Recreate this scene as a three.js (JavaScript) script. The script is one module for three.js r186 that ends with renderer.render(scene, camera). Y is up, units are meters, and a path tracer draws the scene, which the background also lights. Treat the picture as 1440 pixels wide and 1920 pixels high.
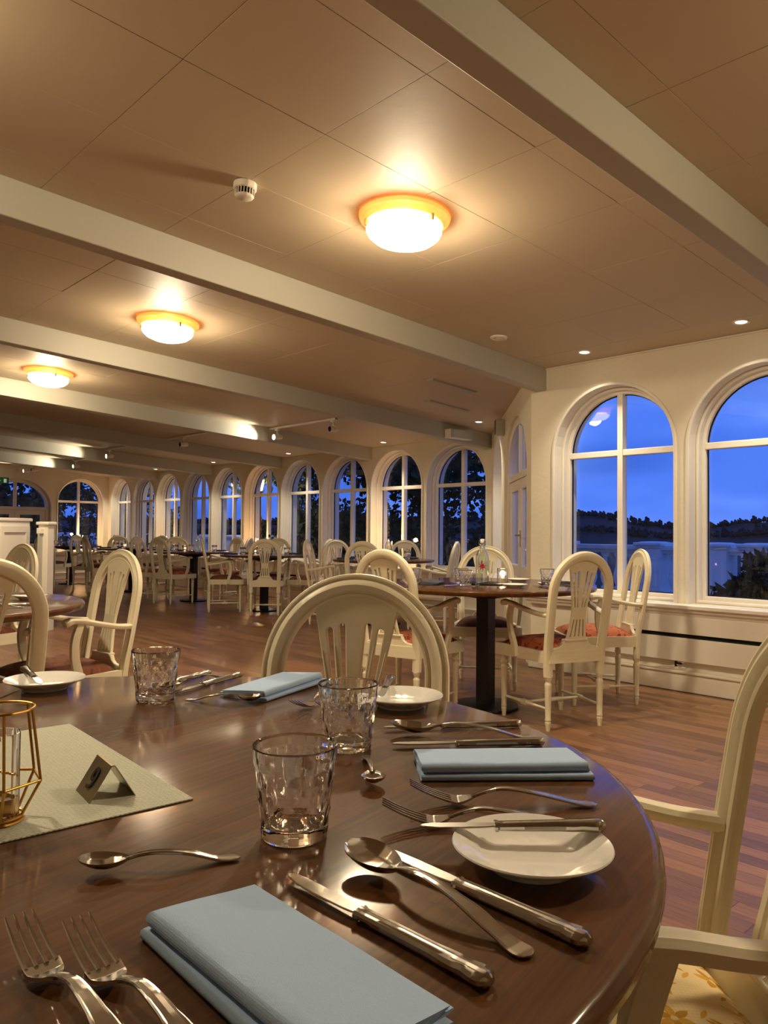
import * as THREE from 'three';
import { mergeGeometries, mergeVertices, toCreasedNormals } from 'three/addons/utils/BufferGeometryUtils.js';
import { RoundedBoxGeometry } from 'three/addons/geometries/RoundedBoxGeometry.js';
import { TextGeometry } from 'three/addons/geometries/TextGeometry.js';
import { FontLoader } from 'three/addons/loaders/FontLoader.js';

// ------------------------------------------------------------------ camera, sky, exposure
const scene = new THREE.Scene();
const EYE = 1.045;
const camera = new THREE.PerspectiveCamera(66.96, 1440 / 1920, 0.05, 2000);
{
  const r = new THREE.Vector3(.7344395, .0087427, .6786179), u = new THREE.Vector3(-.0243716, .9996118, .0134982), f = new THREE.Vector3(.6782364, .0264526, -.7343675);
  const m = new THREE.Matrix4().makeBasis(r, u, f.clone().negate());
  camera.quaternion.setFromRotationMatrix(m);
  camera.position.set(0, EYE, 0);
}
const renderer = new THREE.WebGLRenderer({ antialias: true });
renderer.toneMapping = THREE.LinearToneMapping;
renderer.toneMappingExposure = 1.04;
renderer.shadowMap.enabled = true;

let seedState = 12345;
const rnd = () => { seedState = (seedState * 1664525 + 1013904223) >>> 0; return seedState / 4294967296; };
const rr = (a, b) => a + (b - a) * rnd();
// value noise
const hash2 = (x, y, s = 0) => { let h = (x * 374761393 + y * 668265263 + s * 974634777) | 0; h = Math.imul(h ^ (h >>> 13), 1274126177); h ^= h >>> 16; return (h >>> 0) / 4294967296; };
function vnoise(x, y, s = 0, px = 0, py = 0) {
  const xi = Math.floor(x), yi = Math.floor(y), fx = x - xi, fy = y - yi, u = fx * fx * (3 - 2 * fx), v = fy * fy * (3 - 2 * fy);
  const w = (a, p) => (p ? ((a % p) + p) % p : a);
  const a = hash2(w(xi, px), w(yi, py), s), b = hash2(w(xi + 1, px), w(yi, py), s), c = hash2(w(xi, px), w(yi + 1, py), s), d = hash2(w(xi + 1, px), w(yi + 1, py), s);
  return a + (b - a) * u + (c - a) * v + (a - b - c + d) * u * v;
}
const fbm = (x, y, s, o = 4, px = 0, py = 0) => { let t = 0, a = .5, n = 0; for (let i = 0; i < o; i++) { t += a * vnoise(x, y, s + i, px, py); n += a; x *= 2; y *= 2; px *= 2; py *= 2; a *= .5; } return t / n; };

// dusk sky: deep blue with soft cloud bands, the same all the way round
{
  const W = 1024, H = 512, d = new Float32Array(W * H * 4);
  for (let j = 0; j < H; j++) for (let i = 0; i < W; i++) {
    const el = (j / H - .5) * Math.PI, t = Math.max(0, Math.sin(el));
    const c = fbm(i / W * 40, j / H * 90, 7, 5, 40, 0), k = Math.max(0, Math.min(1, (c - .42) * 4)) * .8;
    const k2 = Math.max(0, Math.min(1, (fbm(i / W * 22, j / H * 70, 31, 5, 22, 0) - .45) * 4)) * .6;
    let R = .062 - .035 * t, G = .165 - .075 * t, B = .72 - .2 * t;
    R += (.115 - R) * k; G += (.24 - G) * k; B += (.82 - B) * k;
    R *= 1 - k2 * .6; G *= 1 - k2 * .5; B *= 1 - k2 * .4;
    if (el < 0) { R = .012; G = .02; B = .05; }
    const o = (j * W + i) * 4; d[o] = R; d[o + 1] = G; d[o + 2] = B; d[o + 3] = 1;
  }
  const t = new THREE.DataTexture(d, W, H, THREE.RGBAFormat, THREE.FloatType);
  t.mapping = THREE.EquirectangularReflectionMapping; t.magFilter = THREE.LinearFilter; t.minFilter = THREE.LinearFilter; t.needsUpdate = true;
  scene.background = t; scene.backgroundIntensity = 1.4;
}
// light levels of the fittings (the lights themselves are made in each lamp's builder)
const WARM = new THREE.Color().setRGB(1, .82, .56), SPOTC = new THREE.Color().setRGB(1, .88, .66), CANDLE = new THREE.Color().setRGB(1, .55, .2);
const DOME_CD = 2.6, DOME_DOWN = 6.6, DOWN_CD = 5, TRACK_CD = 4.5;

// ------------------------------------------------------------------ helpers
const V = (x, y, z) => new THREE.Vector3(x, y, z);
const names = {};
const numbered = (n) => { const k = names[n] = (names[n] ?? -1) + 1; return k ? n + '_' + String(k).padStart(3, '0') : n; };
const shade = (o) => { o.castShadow = true; o.receiveShadow = true; return o; };
function clean(g) {
  g = g.index ? g.toNonIndexed() : g;
  if (!g.attributes.uv) g.setAttribute('uv', new THREE.BufferAttribute(new Float32Array(g.attributes.position.count * 2), 2));
  for (const k of Object.keys(g.attributes)) if (!['position', 'normal', 'uv'].includes(k)) g.deleteAttribute(k);
  if (!g.attributes.normal) g.computeVertexNormals();
  g.morphAttributes = {};
  return g;
}
const merge = (list) => (list.length === 1 ? list[0] : mergeGeometries(list.map(clean)));
function part(parent, name, geo, mat) {
  const g = Array.isArray(geo) ? merge(geo) : geo;
  const m = shade(new THREE.Mesh(g, mat)); m.name = name; parent.add(m); return m;
}
function tag(o, label, category, group, kind) { o.userData = { label, category }; if (group) o.userData.group = group; if (kind) o.userData.kind = kind; return o; }
function thing(name, label, category, pos = [0, 0, 0], turn = 0, group, kind) {
  const o = new THREE.Group(); o.name = numbered(name); o.position.set(...pos); o.rotation.y = turn; scene.add(o); return tag(o, label, category, group, kind);
}
function struct(name, label, category, geo, mat) { const o = part(scene, numbered(name), geo, mat); return tag(o, label, category, null, 'structure'); }
function structGroup(name, label, category) { const o = new THREE.Group(); o.name = numbered(name); scene.add(o); return tag(o, label, category, null, 'structure'); }
function copy(o, label, group) {
  const c = o.clone(); c.name = numbered(o.name.replace(/_\d{3}$/, '')); c.userData = { ...o.userData }; if (label) c.userData.label = label; if (group) c.userData.group = group; scene.add(c); return c;
}
const T = (g, x = 0, y = 0, z = 0) => g.translate(x, y, z);
const box = (w, h, d, x = 0, y = 0, z = 0) => new THREE.BoxGeometry(w, h, d).translate(x, y, z);
const rbox = (w, h, d, r, x = 0, y = 0, z = 0, s = 2) => new RoundedBoxGeometry(w, h, d, s, r).translate(x, y, z);
// box from min/max
const bb = (x0, x1, y0, y1, z0, z1) => box(x1 - x0, y1 - y0, z1 - z0, (x0 + x1) / 2, (y0 + y1) / 2, (z0 + z1) / 2);
const lathe = (pts, n = 24, crease = .7) => toCreasedNormals(new THREE.LatheGeometry(pts.map(([r, y]) => new THREE.Vector2(Math.max(r, 1e-5), y)), n), crease);
function boxUV(g, s = 1) {
  g = clean(g); const p = g.attributes.position, n = g.attributes.normal, uv = g.attributes.uv;
  for (let i = 0; i < p.count; i++) {
    const ax = Math.abs(n.getX(i)), ay = Math.abs(n.getY(i)), az = Math.abs(n.getZ(i));
    const x = p.getX(i), y = p.getY(i), z = p.getZ(i);
    if (ay >= ax && ay >= az) uv.setXY(i, x * s, z * s); else if (ax >= az) uv.setXY(i, z * s, y * s); else uv.setXY(i, x * s, y * s);
  }
  return g;
}
function outward(g) { // make a closed indexed mesh face outward
  const p = g.attributes.position, ix = g.index; let v = 0; const a = V(), b = V(), c = V();
  for (let i = 0; i < ix.count; i += 3) { a.fromBufferAttribute(p, ix.getX(i)); b.fromBufferAttribute(p, ix.getX(i + 1)); c.fromBufferAttribute(p, ix.getX(i + 2)); v += a.dot(b.cross(c)); }
  if (v < 0) for (let i = 0; i < ix.count; i += 3) { const t = ix.getX(i); ix.setX(i, ix.getX(i + 2)); ix.setX(i + 2, t); }
  return g;
}
// sweep a closed profile [[a,b]..] along a path; ref keeps the b axis; scale(i/n) -> [sa,sb]
function sweep(path, prof, ref, { closed = false, scale = null, crease = .6 } = {}) {
  const n = path.length, m = prof.length, pos = [], idx = [], uv = []; let L = 0;
  for (let i = 0; i < n; i++) {
    const p0 = path[closed ? (i - 1 + n) % n : Math.max(0, i - 1)], p1 = path[closed ? (i + 1) % n : Math.min(n - 1, i + 1)];
    const t = p1.clone().sub(p0).normalize(), N = ref.clone().cross(t).normalize(), B = t.clone().cross(N).normalize();
    const s = scale ? scale(i / (n - 1)) : [1, 1]; if (i) L += path[i].distanceTo(path[i - 1]);
    for (let j = 0; j < m; j++) { const a = prof[j][0] * s[0], b = prof[j][1] * s[1], q = path[i]; pos.push(q.x + N.x * a + B.x * b, q.y + N.y * a + B.y * b, q.z + N.z * a + B.z * b); uv.push(j / m, L); }
  }
  const rows = closed ? n : n - 1;
  for (let i = 0; i < rows; i++) for (let j = 0; j < m; j++) { const a = i * m + j, b = i * m + (j + 1) % m, i2 = (i + 1) % n, c = i2 * m + j, d = i2 * m + (j + 1) % m; idx.push(a, c, b, b, c, d); }
  if (!closed) for (const [r, f] of [[0, 1], [n - 1, 0]]) {
    const k = pos.length / 3, q = path[r]; pos.push(q.x, q.y, q.z); uv.push(0, 0);
    for (let j = 0; j < m; j++) { const a = r * m + j, b = r * m + (j + 1) % m; f ? idx.push(k, a, b) : idx.push(k, b, a); }
  }
  const g = new THREE.BufferGeometry(); g.setAttribute('position', new THREE.Float32BufferAttribute(pos, 3)); g.setAttribute('uv', new THREE.Float32BufferAttribute(uv, 2)); g.setIndex(idx);
  return toCreasedNormals(outward(g), crease);
}
const circ = (r, n = 10, r2 = r) => Array.from({ length: n }, (_, i) => [r * Math.cos(i / n * 6.28318), r2 * Math.sin(i / n * 6.28318)]);
const spline = (pts, n) => new THREE.CatmullRomCurve3(pts.map((p) => V(...p))).getPoints(n);
const rod = (a, b, r, n = 8) => { const A = V(...a), B = V(...b), d = B.clone().sub(A), g = new THREE.CylinderGeometry(r, r, d.length(), n); g.applyQuaternion(new THREE.Quaternion().setFromUnitVectors(V(0, 1, 0), d.normalize())); return g.translate((a[0] + b[0]) / 2, (a[1] + b[1]) / 2, (a[2] + b[2]) / 2); };
function shape(pts, holes = []) { const s = new THREE.Shape(pts.map(([x, y]) => new THREE.Vector2(x, y))); for (const h of holes) s.holes.push(new THREE.Path(h.map(([x, y]) => new THREE.Vector2(x, y)))); return s; }
const extrude = (s, depth, bevel = 0, seg = 1) => new THREE.ExtrudeGeometry(s, { depth: depth - 2 * bevel, bevelEnabled: bevel > 0, bevelSize: bevel, bevelThickness: bevel, bevelOffset: -bevel, bevelSegments: seg, curveSegments: 12 }).translate(0, 0, bevel);
// U-shaped arched frame standing on the floor, from half width w to w - f
const archU = (w, y0, y1, h, f, n = 28) => { const p = [[w, y0]]; for (let i = 0; i <= n; i++) { const a = i / n * Math.PI; p.push([w * Math.cos(a), y1 + h * Math.sin(a)]); } p.push([-w, y0], [-w + f, y0]); for (let i = n; i >= 0; i--) { const a = i / n * Math.PI; p.push([(w - f) * Math.cos(a), y1 + (h - f) * Math.sin(a)]); } p.push([w - f, y0]); return p; };
// an arched notch in a wall's bottom edge, left to right
const archNotch = (cx, w, y0, y1, h, n = 24) => { const p = [[cx - w, y0]]; for (let i = n; i >= 0; i--) { const a = i / n * Math.PI; p.push([cx + w * Math.cos(a), y1 + h * Math.sin(a)]); } p.push([cx + w, y0]); return p; };
// arch outline: half width w, sill y0, spring y1, rise h
const archPts = (cx, w, y0, y1, h = w, n = 20) => { const p = [[cx - w, y0], [cx + w, y0]]; for (let i = 0; i <= n; i++) { const a = i / n * Math.PI; p.push([cx + w * Math.cos(a), y1 + h * Math.sin(a)]); } return p; };

// ------------------------------------------------------------------ textures
function tex(w, h, fn, srgb = true, rep = [1, 1]) {
  const d = new Uint8Array(w * h * 4);
  for (let j = 0; j < h; j++) for (let i = 0; i < w; i++) { const c = fn(i / w, j / h, i, j), o = (j * w + i) * 4; d[o] = c[0]; d[o + 1] = c[1] ?? c[0]; d[o + 2] = c[2] ?? c[0]; d[o + 3] = 255; }
  const t = new THREE.DataTexture(d, w, h); t.wrapS = t.wrapT = THREE.RepeatWrapping; t.magFilter = THREE.LinearFilter; t.minFilter = THREE.LinearFilter;
  if (srgb) t.colorSpace = THREE.SRGBColorSpace; t.repeat.set(...rep); t.needsUpdate = true; return t;
}
const clampB = (x) => Math.max(0, Math.min(255, x));
const std = (o) => new THREE.MeshStandardMaterial(o), phys = (o) => new THREE.MeshPhysicalMaterial(o);

const plasterMap = tex(256, 256, (u, v) => { const n = fbm(u * 6, v * 6, 3, 5, 6, 6) - .5; return [clampB(236 + n * 10), clampB(228 + n * 10), clampB(208 + n * 10)]; }, true, [.5, .5]);
const plasterBump = tex(256, 256, (u, v) => [255 * fbm(u * 40, v * 40, 5, 3, 40, 40)], false, [1, 1]);
const M = {};
M.wall = std({ map: plasterMap, bumpMap: plasterBump, bumpScale: .0012, roughness: .85 });
M.trim = std({ color: '#efe8da', roughness: .42 });
M.ceiling = std({ color: '#c7b599', roughness: .55, bumpMap: plasterBump, bumpScale: .0004 });
M.beam = std({ color: '#b6b3a6', roughness: .5, bumpMap: plasterBump, bumpScale: .0006 });
const paintMap = tex(256, 256, (u, v) => { const n = fbm(u * 5, v * 5, 21, 5, 5, 5) - .5, f = fbm(u * 40, v * 40, 22, 2, 40, 40); return [clampB(230 + n * 14 + (f - .5) * 4), clampB(221 + n * 16 + (f - .5) * 4), clampB(192 + n * 20 + (f - .5) * 4)]; }, true, [2, 2]);
M.chair = std({ map: paintMap, roughness: .4 });
M.black = std({ color: '#17120f', roughness: .5 });
M.darkmetal = std({ color: '#1d1a18', roughness: .45, metalness: .6 });
M.slot = std({ color: '#0c0a09', roughness: .9 });
M.steel = std({ color: '#c8c5bf', metalness: 1, roughness: .2 });
M.brushed = std({ color: '#b4a888', metalness: 1, roughness: .36 });
M.gold = std({ color: '#c89a4a', metalness: 1, roughness: .28 });
M.china = phys({ color: '#f6f4ee', roughness: .16, clearcoat: .6, clearcoatRoughness: .06 });
M.glass = phys({ color: '#ffffff', transmission: 1, thickness: .01, ior: 1.5, roughness: 0 });
M.pane = phys({ color: '#fafcfd', transmission: 1, thickness: 0, ior: 1.5, roughness: 0, specularIntensity: .6 });
const napNoise = tex(256, 256, (u, v) => [255 * (.5 * vnoise(u * 128, v * 128, 4, 128, 128) + .5 * fbm(u * 12, v * 12, 6, 4, 12, 12))], false, [14, 14]);
M.napkin = std({ color: '#abc6e8', roughness: .95, bumpMap: napNoise, bumpScale: .0003 });
M.greyNapkin = std({ color: '#4a5059', roughness: .95 });
M.leaf = std({ color: '#2c3a24', roughness: .8, side: THREE.DoubleSide });
M.bark = std({ color: '#3a3029', roughness: .95 });
M.stoneWhite = std({ color: '#efeeea', roughness: .8, bumpMap: plasterBump, bumpScale: .003 });

// wood of the table tops: boards along u, 9 cm wide, fine streaks
const tableWood = tex(1024, 1024, (u, v) => {
  const b = Math.floor(v * 12), o = hash2(b, 3, 8), tone = (hash2(b, 1, 4) - .5) * 20;
  const g = fbm(u * 6 + o * 50, v * 160, 40, 4, 0, 160), f = fbm(u * 20 + o * 20, v * 500, 50, 2, 0, 500), k = Math.pow(fbm(u * 3 + o * 9, v * 24, 60, 3, 0, 24), 2);
  const t = tone + (g - .5) * 34 + (f - .5) * 16 - k * 14;
  return [clampB(86 + t), clampB(50 + t * .64), clampB(14 + t * .34)];
}, true, [1 / 1.1, 1 / 1.1]);
const tableBump = tex(1024, 1024, (u, v) => [255 * (.7 * fbm(u * 8, v * 260, 70, 3, 8, 260) + .3 * vnoise(u * 3, v * 22, 80, 3, 22))], false, [1 / 1.1, 1 / 1.1]);
M.table = phys({ map: tableWood, bumpMap: tableBump, bumpScale: .0003, roughness: .55, specularIntensity: .25, clearcoat: .75, clearcoatRoughness: .1 });

// floor strips
const strip = (k) => tex(512, 64, (u, v) => {
  const g = fbm(u * 8 + k * 13, v * 14, 90 + k, 4), f = fbm(u * 30 + k * 5, v * 40, 120 + k, 2), t = (g - .5) * 44 + (f - .5) * 22 + [0, 12, -14, 6, -22, 18][k];
  return [clampB(124 + t), clampB(87 + t * .75), clampB(58 + t * .5)];
}, true, [1.6, 1 / .07]);
M.plank = Array.from({ length: 6 }, (_, k) => std({ map: strip(k), roughness: .36 }));
const floorTex = tex(1536, 1024, (u, v) => {
  const col = Math.floor(v * 50), ofs = hash2(col, 5, 77), uu = (u * 6 + ofs) % 6, row = Math.floor(uu), e = hash2(col, row, 55), fx = uu - row, fy = v * 50 - col;
  const g = fbm(u * 40 + e * 90, v * 700, 140, 3, 0, 700), t = (e - .5) * 40 + (g - .5) * 40 - ((fy < .04 || fx < .006) ? 30 : 0);
  return [clampB(124 + t), clampB(87 + t * .75), clampB(58 + t * .5)];
}, true, [1 / 3.6, 1 / 3.5]);
M.floor = std({ map: floorTex, roughness: .33 });

// upholstery
function damask(base, motif, dark, seed) {
  const c = document.createElement('canvas'); c.width = c.height = 512; const g = c.getContext('2d');
  g.fillStyle = base; g.fillRect(0, 0, 512, 512); let s = seed; const q = () => { s = (s * 1664525 + 1013904223) >>> 0; return s / 4294967296; };
  const petal = (x, y, a, l, w, col) => { for (const dx of [-512, 0, 512]) for (const dy of [-512, 0, 512]) { g.save(); g.translate(x + dx, y + dy); g.rotate(a); g.fillStyle = col; g.beginPath(); g.moveTo(0, 0); g.quadraticCurveTo(l * .5, -w, l, 0); g.quadraticCurveTo(l * .5, w, 0, 0); g.fill(); g.restore(); } };
  for (let i = 0; i < 9; i++) {
    const x = (i % 3) * 171 + 85 + (q() - .5) * 40, y = Math.floor(i / 3) * 171 + 85 + (q() - .5) * 40, a0 = q() * 6;
    for (let k = 0; k < 6; k++) petal(x, y, a0 + k * 1.047, 46, 20, k % 2 ? motif : dark);
    for (let k = 0; k < 4; k++) { const a = a0 + k * 1.57 + .5; petal(x + Math.cos(a) * 58, y + Math.sin(a) * 58, a + .9, 44, 12, motif); petal(x + Math.cos(a) * 66, y + Math.sin(a) * 66, a - .7, 36, 10, dark); }
    g.fillStyle = base; g.beginPath(); g.arc(x, y, 8, 0, 7); g.fill();
  }
  const t = new THREE.CanvasTexture(c); t.colorSpace = THREE.SRGBColorSpace; t.wrapS = t.wrapT = THREE.RepeatWrapping; t.repeat.set(2.6, 2.6); return t;
}
const weave = tex(128, 128, (u, v) => [128 + 60 * Math.sin(u * 6.2832 * 32) + 60 * Math.sin(v * 6.2832 * 32)], false, [5, 5]);
const fabric = (b, m, d, s) => std({ map: damask(b, m, d, s), roughness: .9, bumpMap: weave, bumpScale: .0005 });
M.red = fabric('#c47048', '#8a2c20', '#9c3a28', 5);
M.brown = fabric('#7a4630', '#5c3222', '#8c5636', 15);
M.dark = fabric('#5a3a2e', '#4a2c22', '#6a4634', 25);
M.yellow = fabric('#e2cb98', '#d0a030', '#bf8a1c', 35); M.yellow.map.repeat.set(3.4, 3.4);

// ------------------------------------------------------------------ room shell
const XA = 5.024, XB = 7.1, ZC = -3.72, ZB = -5.83, ZE = -16.64, XL = -3.2, ZR = 3.2, SLOPE = .0613, CEIL0 = 2.648, TH = .3;
const ceilY = (x) => CEIL0 - SLOPE * x;
const SILL = .585, SPRING = 1.65, WHALF = .4825;
const wallFrame = (ox, oz, theta) => ({ ox, oz, theta, at: (s, y, n) => V(ox + Math.cos(theta) * s + Math.sin(theta) * n, y, oz - Math.sin(theta) * s + Math.cos(theta) * n) });
const place = (o, w, s = 0, y = 0, n = 0) => { o.position.copy(w.at(s, y, n)); o.rotation.y = w.theta; return o; };
const WA = wallFrame(XA, ZC, -Math.PI / 2);                                  // s = z - ZC
const dR = V(XB - XA, 0, ZB - ZC).normalize(), LR = Math.hypot(XB - XA, ZB - ZC);
const WR = wallFrame(XB, ZB, Math.atan2(dR.z, -dR.x));                       // s runs from the bay corner to the near corner
const WB = wallFrame(XB, ZE, -Math.PI / 2);                                  // s = z - ZE
const WE = wallFrame(XL, ZE, 0);                                             // s = x - XL
function wall(name, label, w, pts, holes) { const g = boxUV(extrude(shape(pts, holes), TH).translate(0, 0, -TH)); const o = struct(name, label, 'wall', g, M.wall); place(o, w); return o; }
const aWin = [-3.015, -1.94].map((z) => z - ZC);
const bWin = Array.from({ length: 10 }, (_, k) => -6.395 - 1.065 * k - ZE);
const LA = ZR - ZC, LB = ZB - ZE;
const hole = (s, half = WHALF, y0 = SILL, sp = SPRING, rise = half) => archPts(s, half, y0, sp, rise);
wall('wall_right', 'cream plastered wall with two tall arched windows beside the nearest tables', WA, [[0, -.1], [LA, -.1], [LA, ceilY(XA) + .02], [0, ceilY(XA) + .02]], aWin.map((s) => hole(s)));
const DOORS = { c: LR - .98, half: .74, y0: 0, sp: 1.6, rise: .52 }, FARS = LR - 2.35;
wall('wall_bay_return', 'short diagonal cream wall with arched door recess beyond the right windows', WR, [[0, -.1], ...archNotch(DOORS.c, DOORS.half, -.1, DOORS.sp, DOORS.rise), [LR, -.1], [LR, ceilY(XA) + .02], [0, ceilY(XB) + .02]], [hole(FARS, .40, SILL, SPRING, .46)]);
wall('wall_bay_right', 'long cream wall with a row of ten arched windows', WB, [[0, -.1], [LB, -.1], [LB, ceilY(XB) + .02], [0, ceilY(XB) + .02]], bWin.map((s) => hole(s)));
const eWin = 6.5 - XL, eDoor = 5.2 - XL;
wall('wall_back', 'cream end wall with one arched window and a wide arched door', WE, [[0, -.1], ...archNotch(eDoor, .68, -.1, 1.5, .58), [XB - XL, -.1], [XB - XL, ceilY(XB) + .02], [0, ceilY(XL) + .02]], [hole(eWin)]);
struct('wall_left', 'plain cream wall on the left outside the picture', 'wall', boxUV(bb(XL - TH, XL, -.1, ceilY(XL) + .02, ZE - TH, ZR + TH)), M.wall);
{ const g = boxUV(extrude(shape([[0, -.1], [XA - XL, -.1], [XA - XL, ceilY(XA) + .02], [0, ceilY(XL) + .02]]), TH)); const o = struct('wall_front', 'plain cream wall behind the viewer', 'wall', g, M.wall); o.position.set(XL, 0, ZR); }

// floor: strip parquet near the windows built piece by piece, the rest one slab
{
  const fl = structGroup('floor', 'brown strip parquet floor running along the windows', 'floor');
  const X0 = 2.2, X1 = 5.0 - .001, Z0 = -3.4, Z1 = -.6, W = .07;
  const plan = (pts, y0, y1) => new THREE.ExtrudeGeometry(shape(pts), { depth: y1 - y0, bevelEnabled: false }).rotateX(Math.PI / 2).translate(0, y1, 0);
  const ends = [[XB + .2, ZE - .2], [XB + .2, ZB + .08], [XA + .2, ZC + .08]];
  const slab = [bb(XL - .2, X0, -.03, 0, ZE - .2, ZR + .2), plan([[X0, ZE - .2], ...ends, [XA + .2, Z0], [X0, Z0]], -.03, 0), bb(X0, XA + .2, -.03, 0, Z1, ZR + .2), bb(X1, XA + .2, -.03, 0, Z0, Z1)];
  const g = merge(slab), p = g.attributes.position, uv = g.attributes.uv; for (let i = 0; i < p.count; i++) uv.setXY(i, p.getZ(i), p.getX(i));
  part(fl, 'floor_slab', g, M.floor);
  part(fl, 'subfloor', plan([[XL - .2, ZE - .2], ...ends, [XA + .2, ZR + .2], [XL - .2, ZR + .2]], -.09, -.031), M.slot);
  const geos = {};
  for (let c = 0; c < 40; c++) {
    const x = X0 + c * W; let z = Z0, first = true; const cut = hash2(c, 1, 3);
    while (z < Z1 - .01) {
      let L = first ? .25 + .42 * cut : .58 + .2 * Math.floor(rnd() * 3) / 2; first = false; L = Math.round(L * 20) / 20; if (z + L > Z1 - .12) L = Z1 - z; L = Math.round(L * 100) / 100;
      if (!geos[L]) { const q = clean(box(W - .0012, .029, L - .0012)); const pp = q.attributes.position, uu = q.attributes.uv; for (let i = 0; i < pp.count; i++) uu.setXY(i, pp.getZ(i) + .3, pp.getX(i) + .035); geos[L] = q; }
      const m = part(fl, 'plank', geos[L], M.plank[Math.floor(rnd() * 6)]); m.position.set(x + W / 2, -.0145, z + L / 2); z += L;
    }
  }
}
// ceiling: slopes down to the windows, square tiles near the viewer, one slab further on
{
  const ce = structGroup('ceiling', 'low sloping beige ceiling of large flat tiles between beams', 'ceiling'); ce.position.set(0, CEIL0, 0); ce.rotation.z = -Math.atan(SLOPE);
  const TX = .59, TZ = .53, x0 = 1.782 - 5 * TX, nx = 10, z0 = -2.27 - 10 * TZ, nz = 15, x1 = x0 + nx * TX, z1 = z0 + nz * TZ, t = .016;
  const xl = XL - .5, xr = XB + .5, zf = ZE - .4, zn = ZR + .4;
  const plan = (pts, y0, y1) => new THREE.ExtrudeGeometry(shape(pts), { depth: y1 - y0, bevelEnabled: false }).rotateX(Math.PI / 2).translate(0, y1, 0);
  const xo = XA + .33, outline = [[xl, zf], [XB + .33, zf], [XB + .33, ZB + .13], [xo, ZC + .13], [xo, zn], [xl, zn]];
  part(ce, 'ceiling_slab', boxUV(merge([plan(outline, t, .2), bb(xl, x0, 0, t, zf, zn), plan([[x1, zf], [XB + .33, zf], [XB + .33, ZB + .13], [xo, ZC + .13], [xo, zn], [x1, zn]], 0, t), bb(x0, x1, 0, t, zf, z0), bb(x0, x1, 0, t, z1, zn)])), M.ceiling);
  const tile = boxUV(rbox(TX - .0012, t, TZ - .0012, .0012, 0, t / 2, 0, 1));
  for (let i = 0; i < nx; i++) for (let k = 0; k < nz; k++) { const m = part(ce, 'ceiling_tile', tile, M.ceiling); m.position.set(x0 + (i + .5) * TX, rr(.0003, .0012), z0 + (k + .5) * TZ); m.rotation.set(rr(-.0011, .0011), 0, rr(-.0011, .0011)); }
}
const BEAMZ = [.8, -1.415, -3.63, -5.87, -7.99, -10.12, -12.25, -14.38];
const beamLabel = ['ceiling beam over the viewer', 'wide pale ceiling beam crossing the top right corner', 'pale ceiling beam ending at the corner by the right windows', 'pale ceiling beam carrying a white box at its window end', 'pale ceiling beam beyond the third dome lamp with track lights', 'fifth pale ceiling beam down the room', 'sixth pale ceiling beam down the room', 'last pale ceiling beam before the end wall'];
BEAMZ.forEach((z, i) => { const xe = (i < 3 ? XA : XB) + .05, o = struct('ceiling_beam', beamLabel[i], 'beam', boxUV(rbox(xe - XL + .1, .175, .105, .006, (xe + XL - .1) / 2, -.0855, 0)), M.beam); o.position.set(0, CEIL0, z); o.rotation.z = -Math.atan(SLOPE); });
// thin cornice line where ceiling meets the right wall
struct('trim_1', 'thin shadow moulding between ceiling and right wall', 'trim', bb(XA - .012, XA - .0005, ceilY(XA) - .012, ceilY(XA) - .001, ZC + .12, ZR), M.trim);

// windows
const winGeo = (() => {
  const fw = .048, hw = WHALF - .001, gw = hw - fw, dep = .055, zc = -.19, y0 = SILL + .0005, yT = SPRING + .0;
  const bar = .046;
  const frame = extrude(shape(archPts(0, hw, y0, SPRING, hw, 28), [archPts(0, gw, y0 + fw, SPRING, gw, 28)]), dep, .006).translate(0, 0, zc);
  const frame2 = extrude(shape(archPts(0, hw, y0, SPRING, hw, 28), [archPts(0, hw - .022, y0 + .022, SPRING, hw - .022, 28)]), .05, .006).translate(0, 0, zc + .054);
  const mullion = rbox(bar, SPRING + gw - y0 - fw + .01, dep + .012, .006, 0, (y0 + fw + SPRING + gw) / 2, zc + dep / 2);
  const tl = gw - bar / 2 + .006, transom = [-1, 1].map((s) => rbox(tl, bar, dep + .004, .006, s * (bar / 2 + tl / 2 - .003), yT, zc + dep / 2));
  const pw = gw - bar / 2 + .006, pa = bar / 2 - .004;
  const low = (s) => box(pw, yT - y0 - fw + .004, .006, s * (pa + pw / 2), (yT + y0 + fw) / 2, zc + .02);
  const up = (s) => { const p = [[s * pa, yT]]; for (let i = 0; i <= 14; i++) { const a = i / 14 * Math.PI / 2; p.push([s * Math.max(pa, (gw + .003) * Math.cos(a)), yT + (gw + .003) * Math.sin(a)]); } if (s < 0) p.reverse(); return extrude(shape(p), .006).translate(0, 0, zc + .017); };
  const gasket = extrude(shape(archPts(0, gw + .004, y0 + fw - .004, SPRING, gw + .004, 28), [archPts(0, gw - .006, y0 + fw + .006, SPRING, gw - .006, 28)]), .012).translate(0, 0, zc + .014);
  // bead round the opening on the room side
  const path = archPts(0, WHALF + .012, SILL, SPRING, WHALF + .012, 28).slice(1).map(([x, y]) => V(x, y, .004)); path.push(V(-WHALF - .012, SILL, .004));
  const bead = sweep(path, circ(.013, 8, .009), V(0, 0, 1));
  return { frame: [frame, frame2].map(clean), mullion, transom, low, up, bead, gasket };
})();
const winMerged = { frame: merge(winGeo.frame), l0: winGeo.low(-1), l1: winGeo.low(1), u0: winGeo.up(-1), u1: winGeo.up(1) };
let winN = 0;
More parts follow.
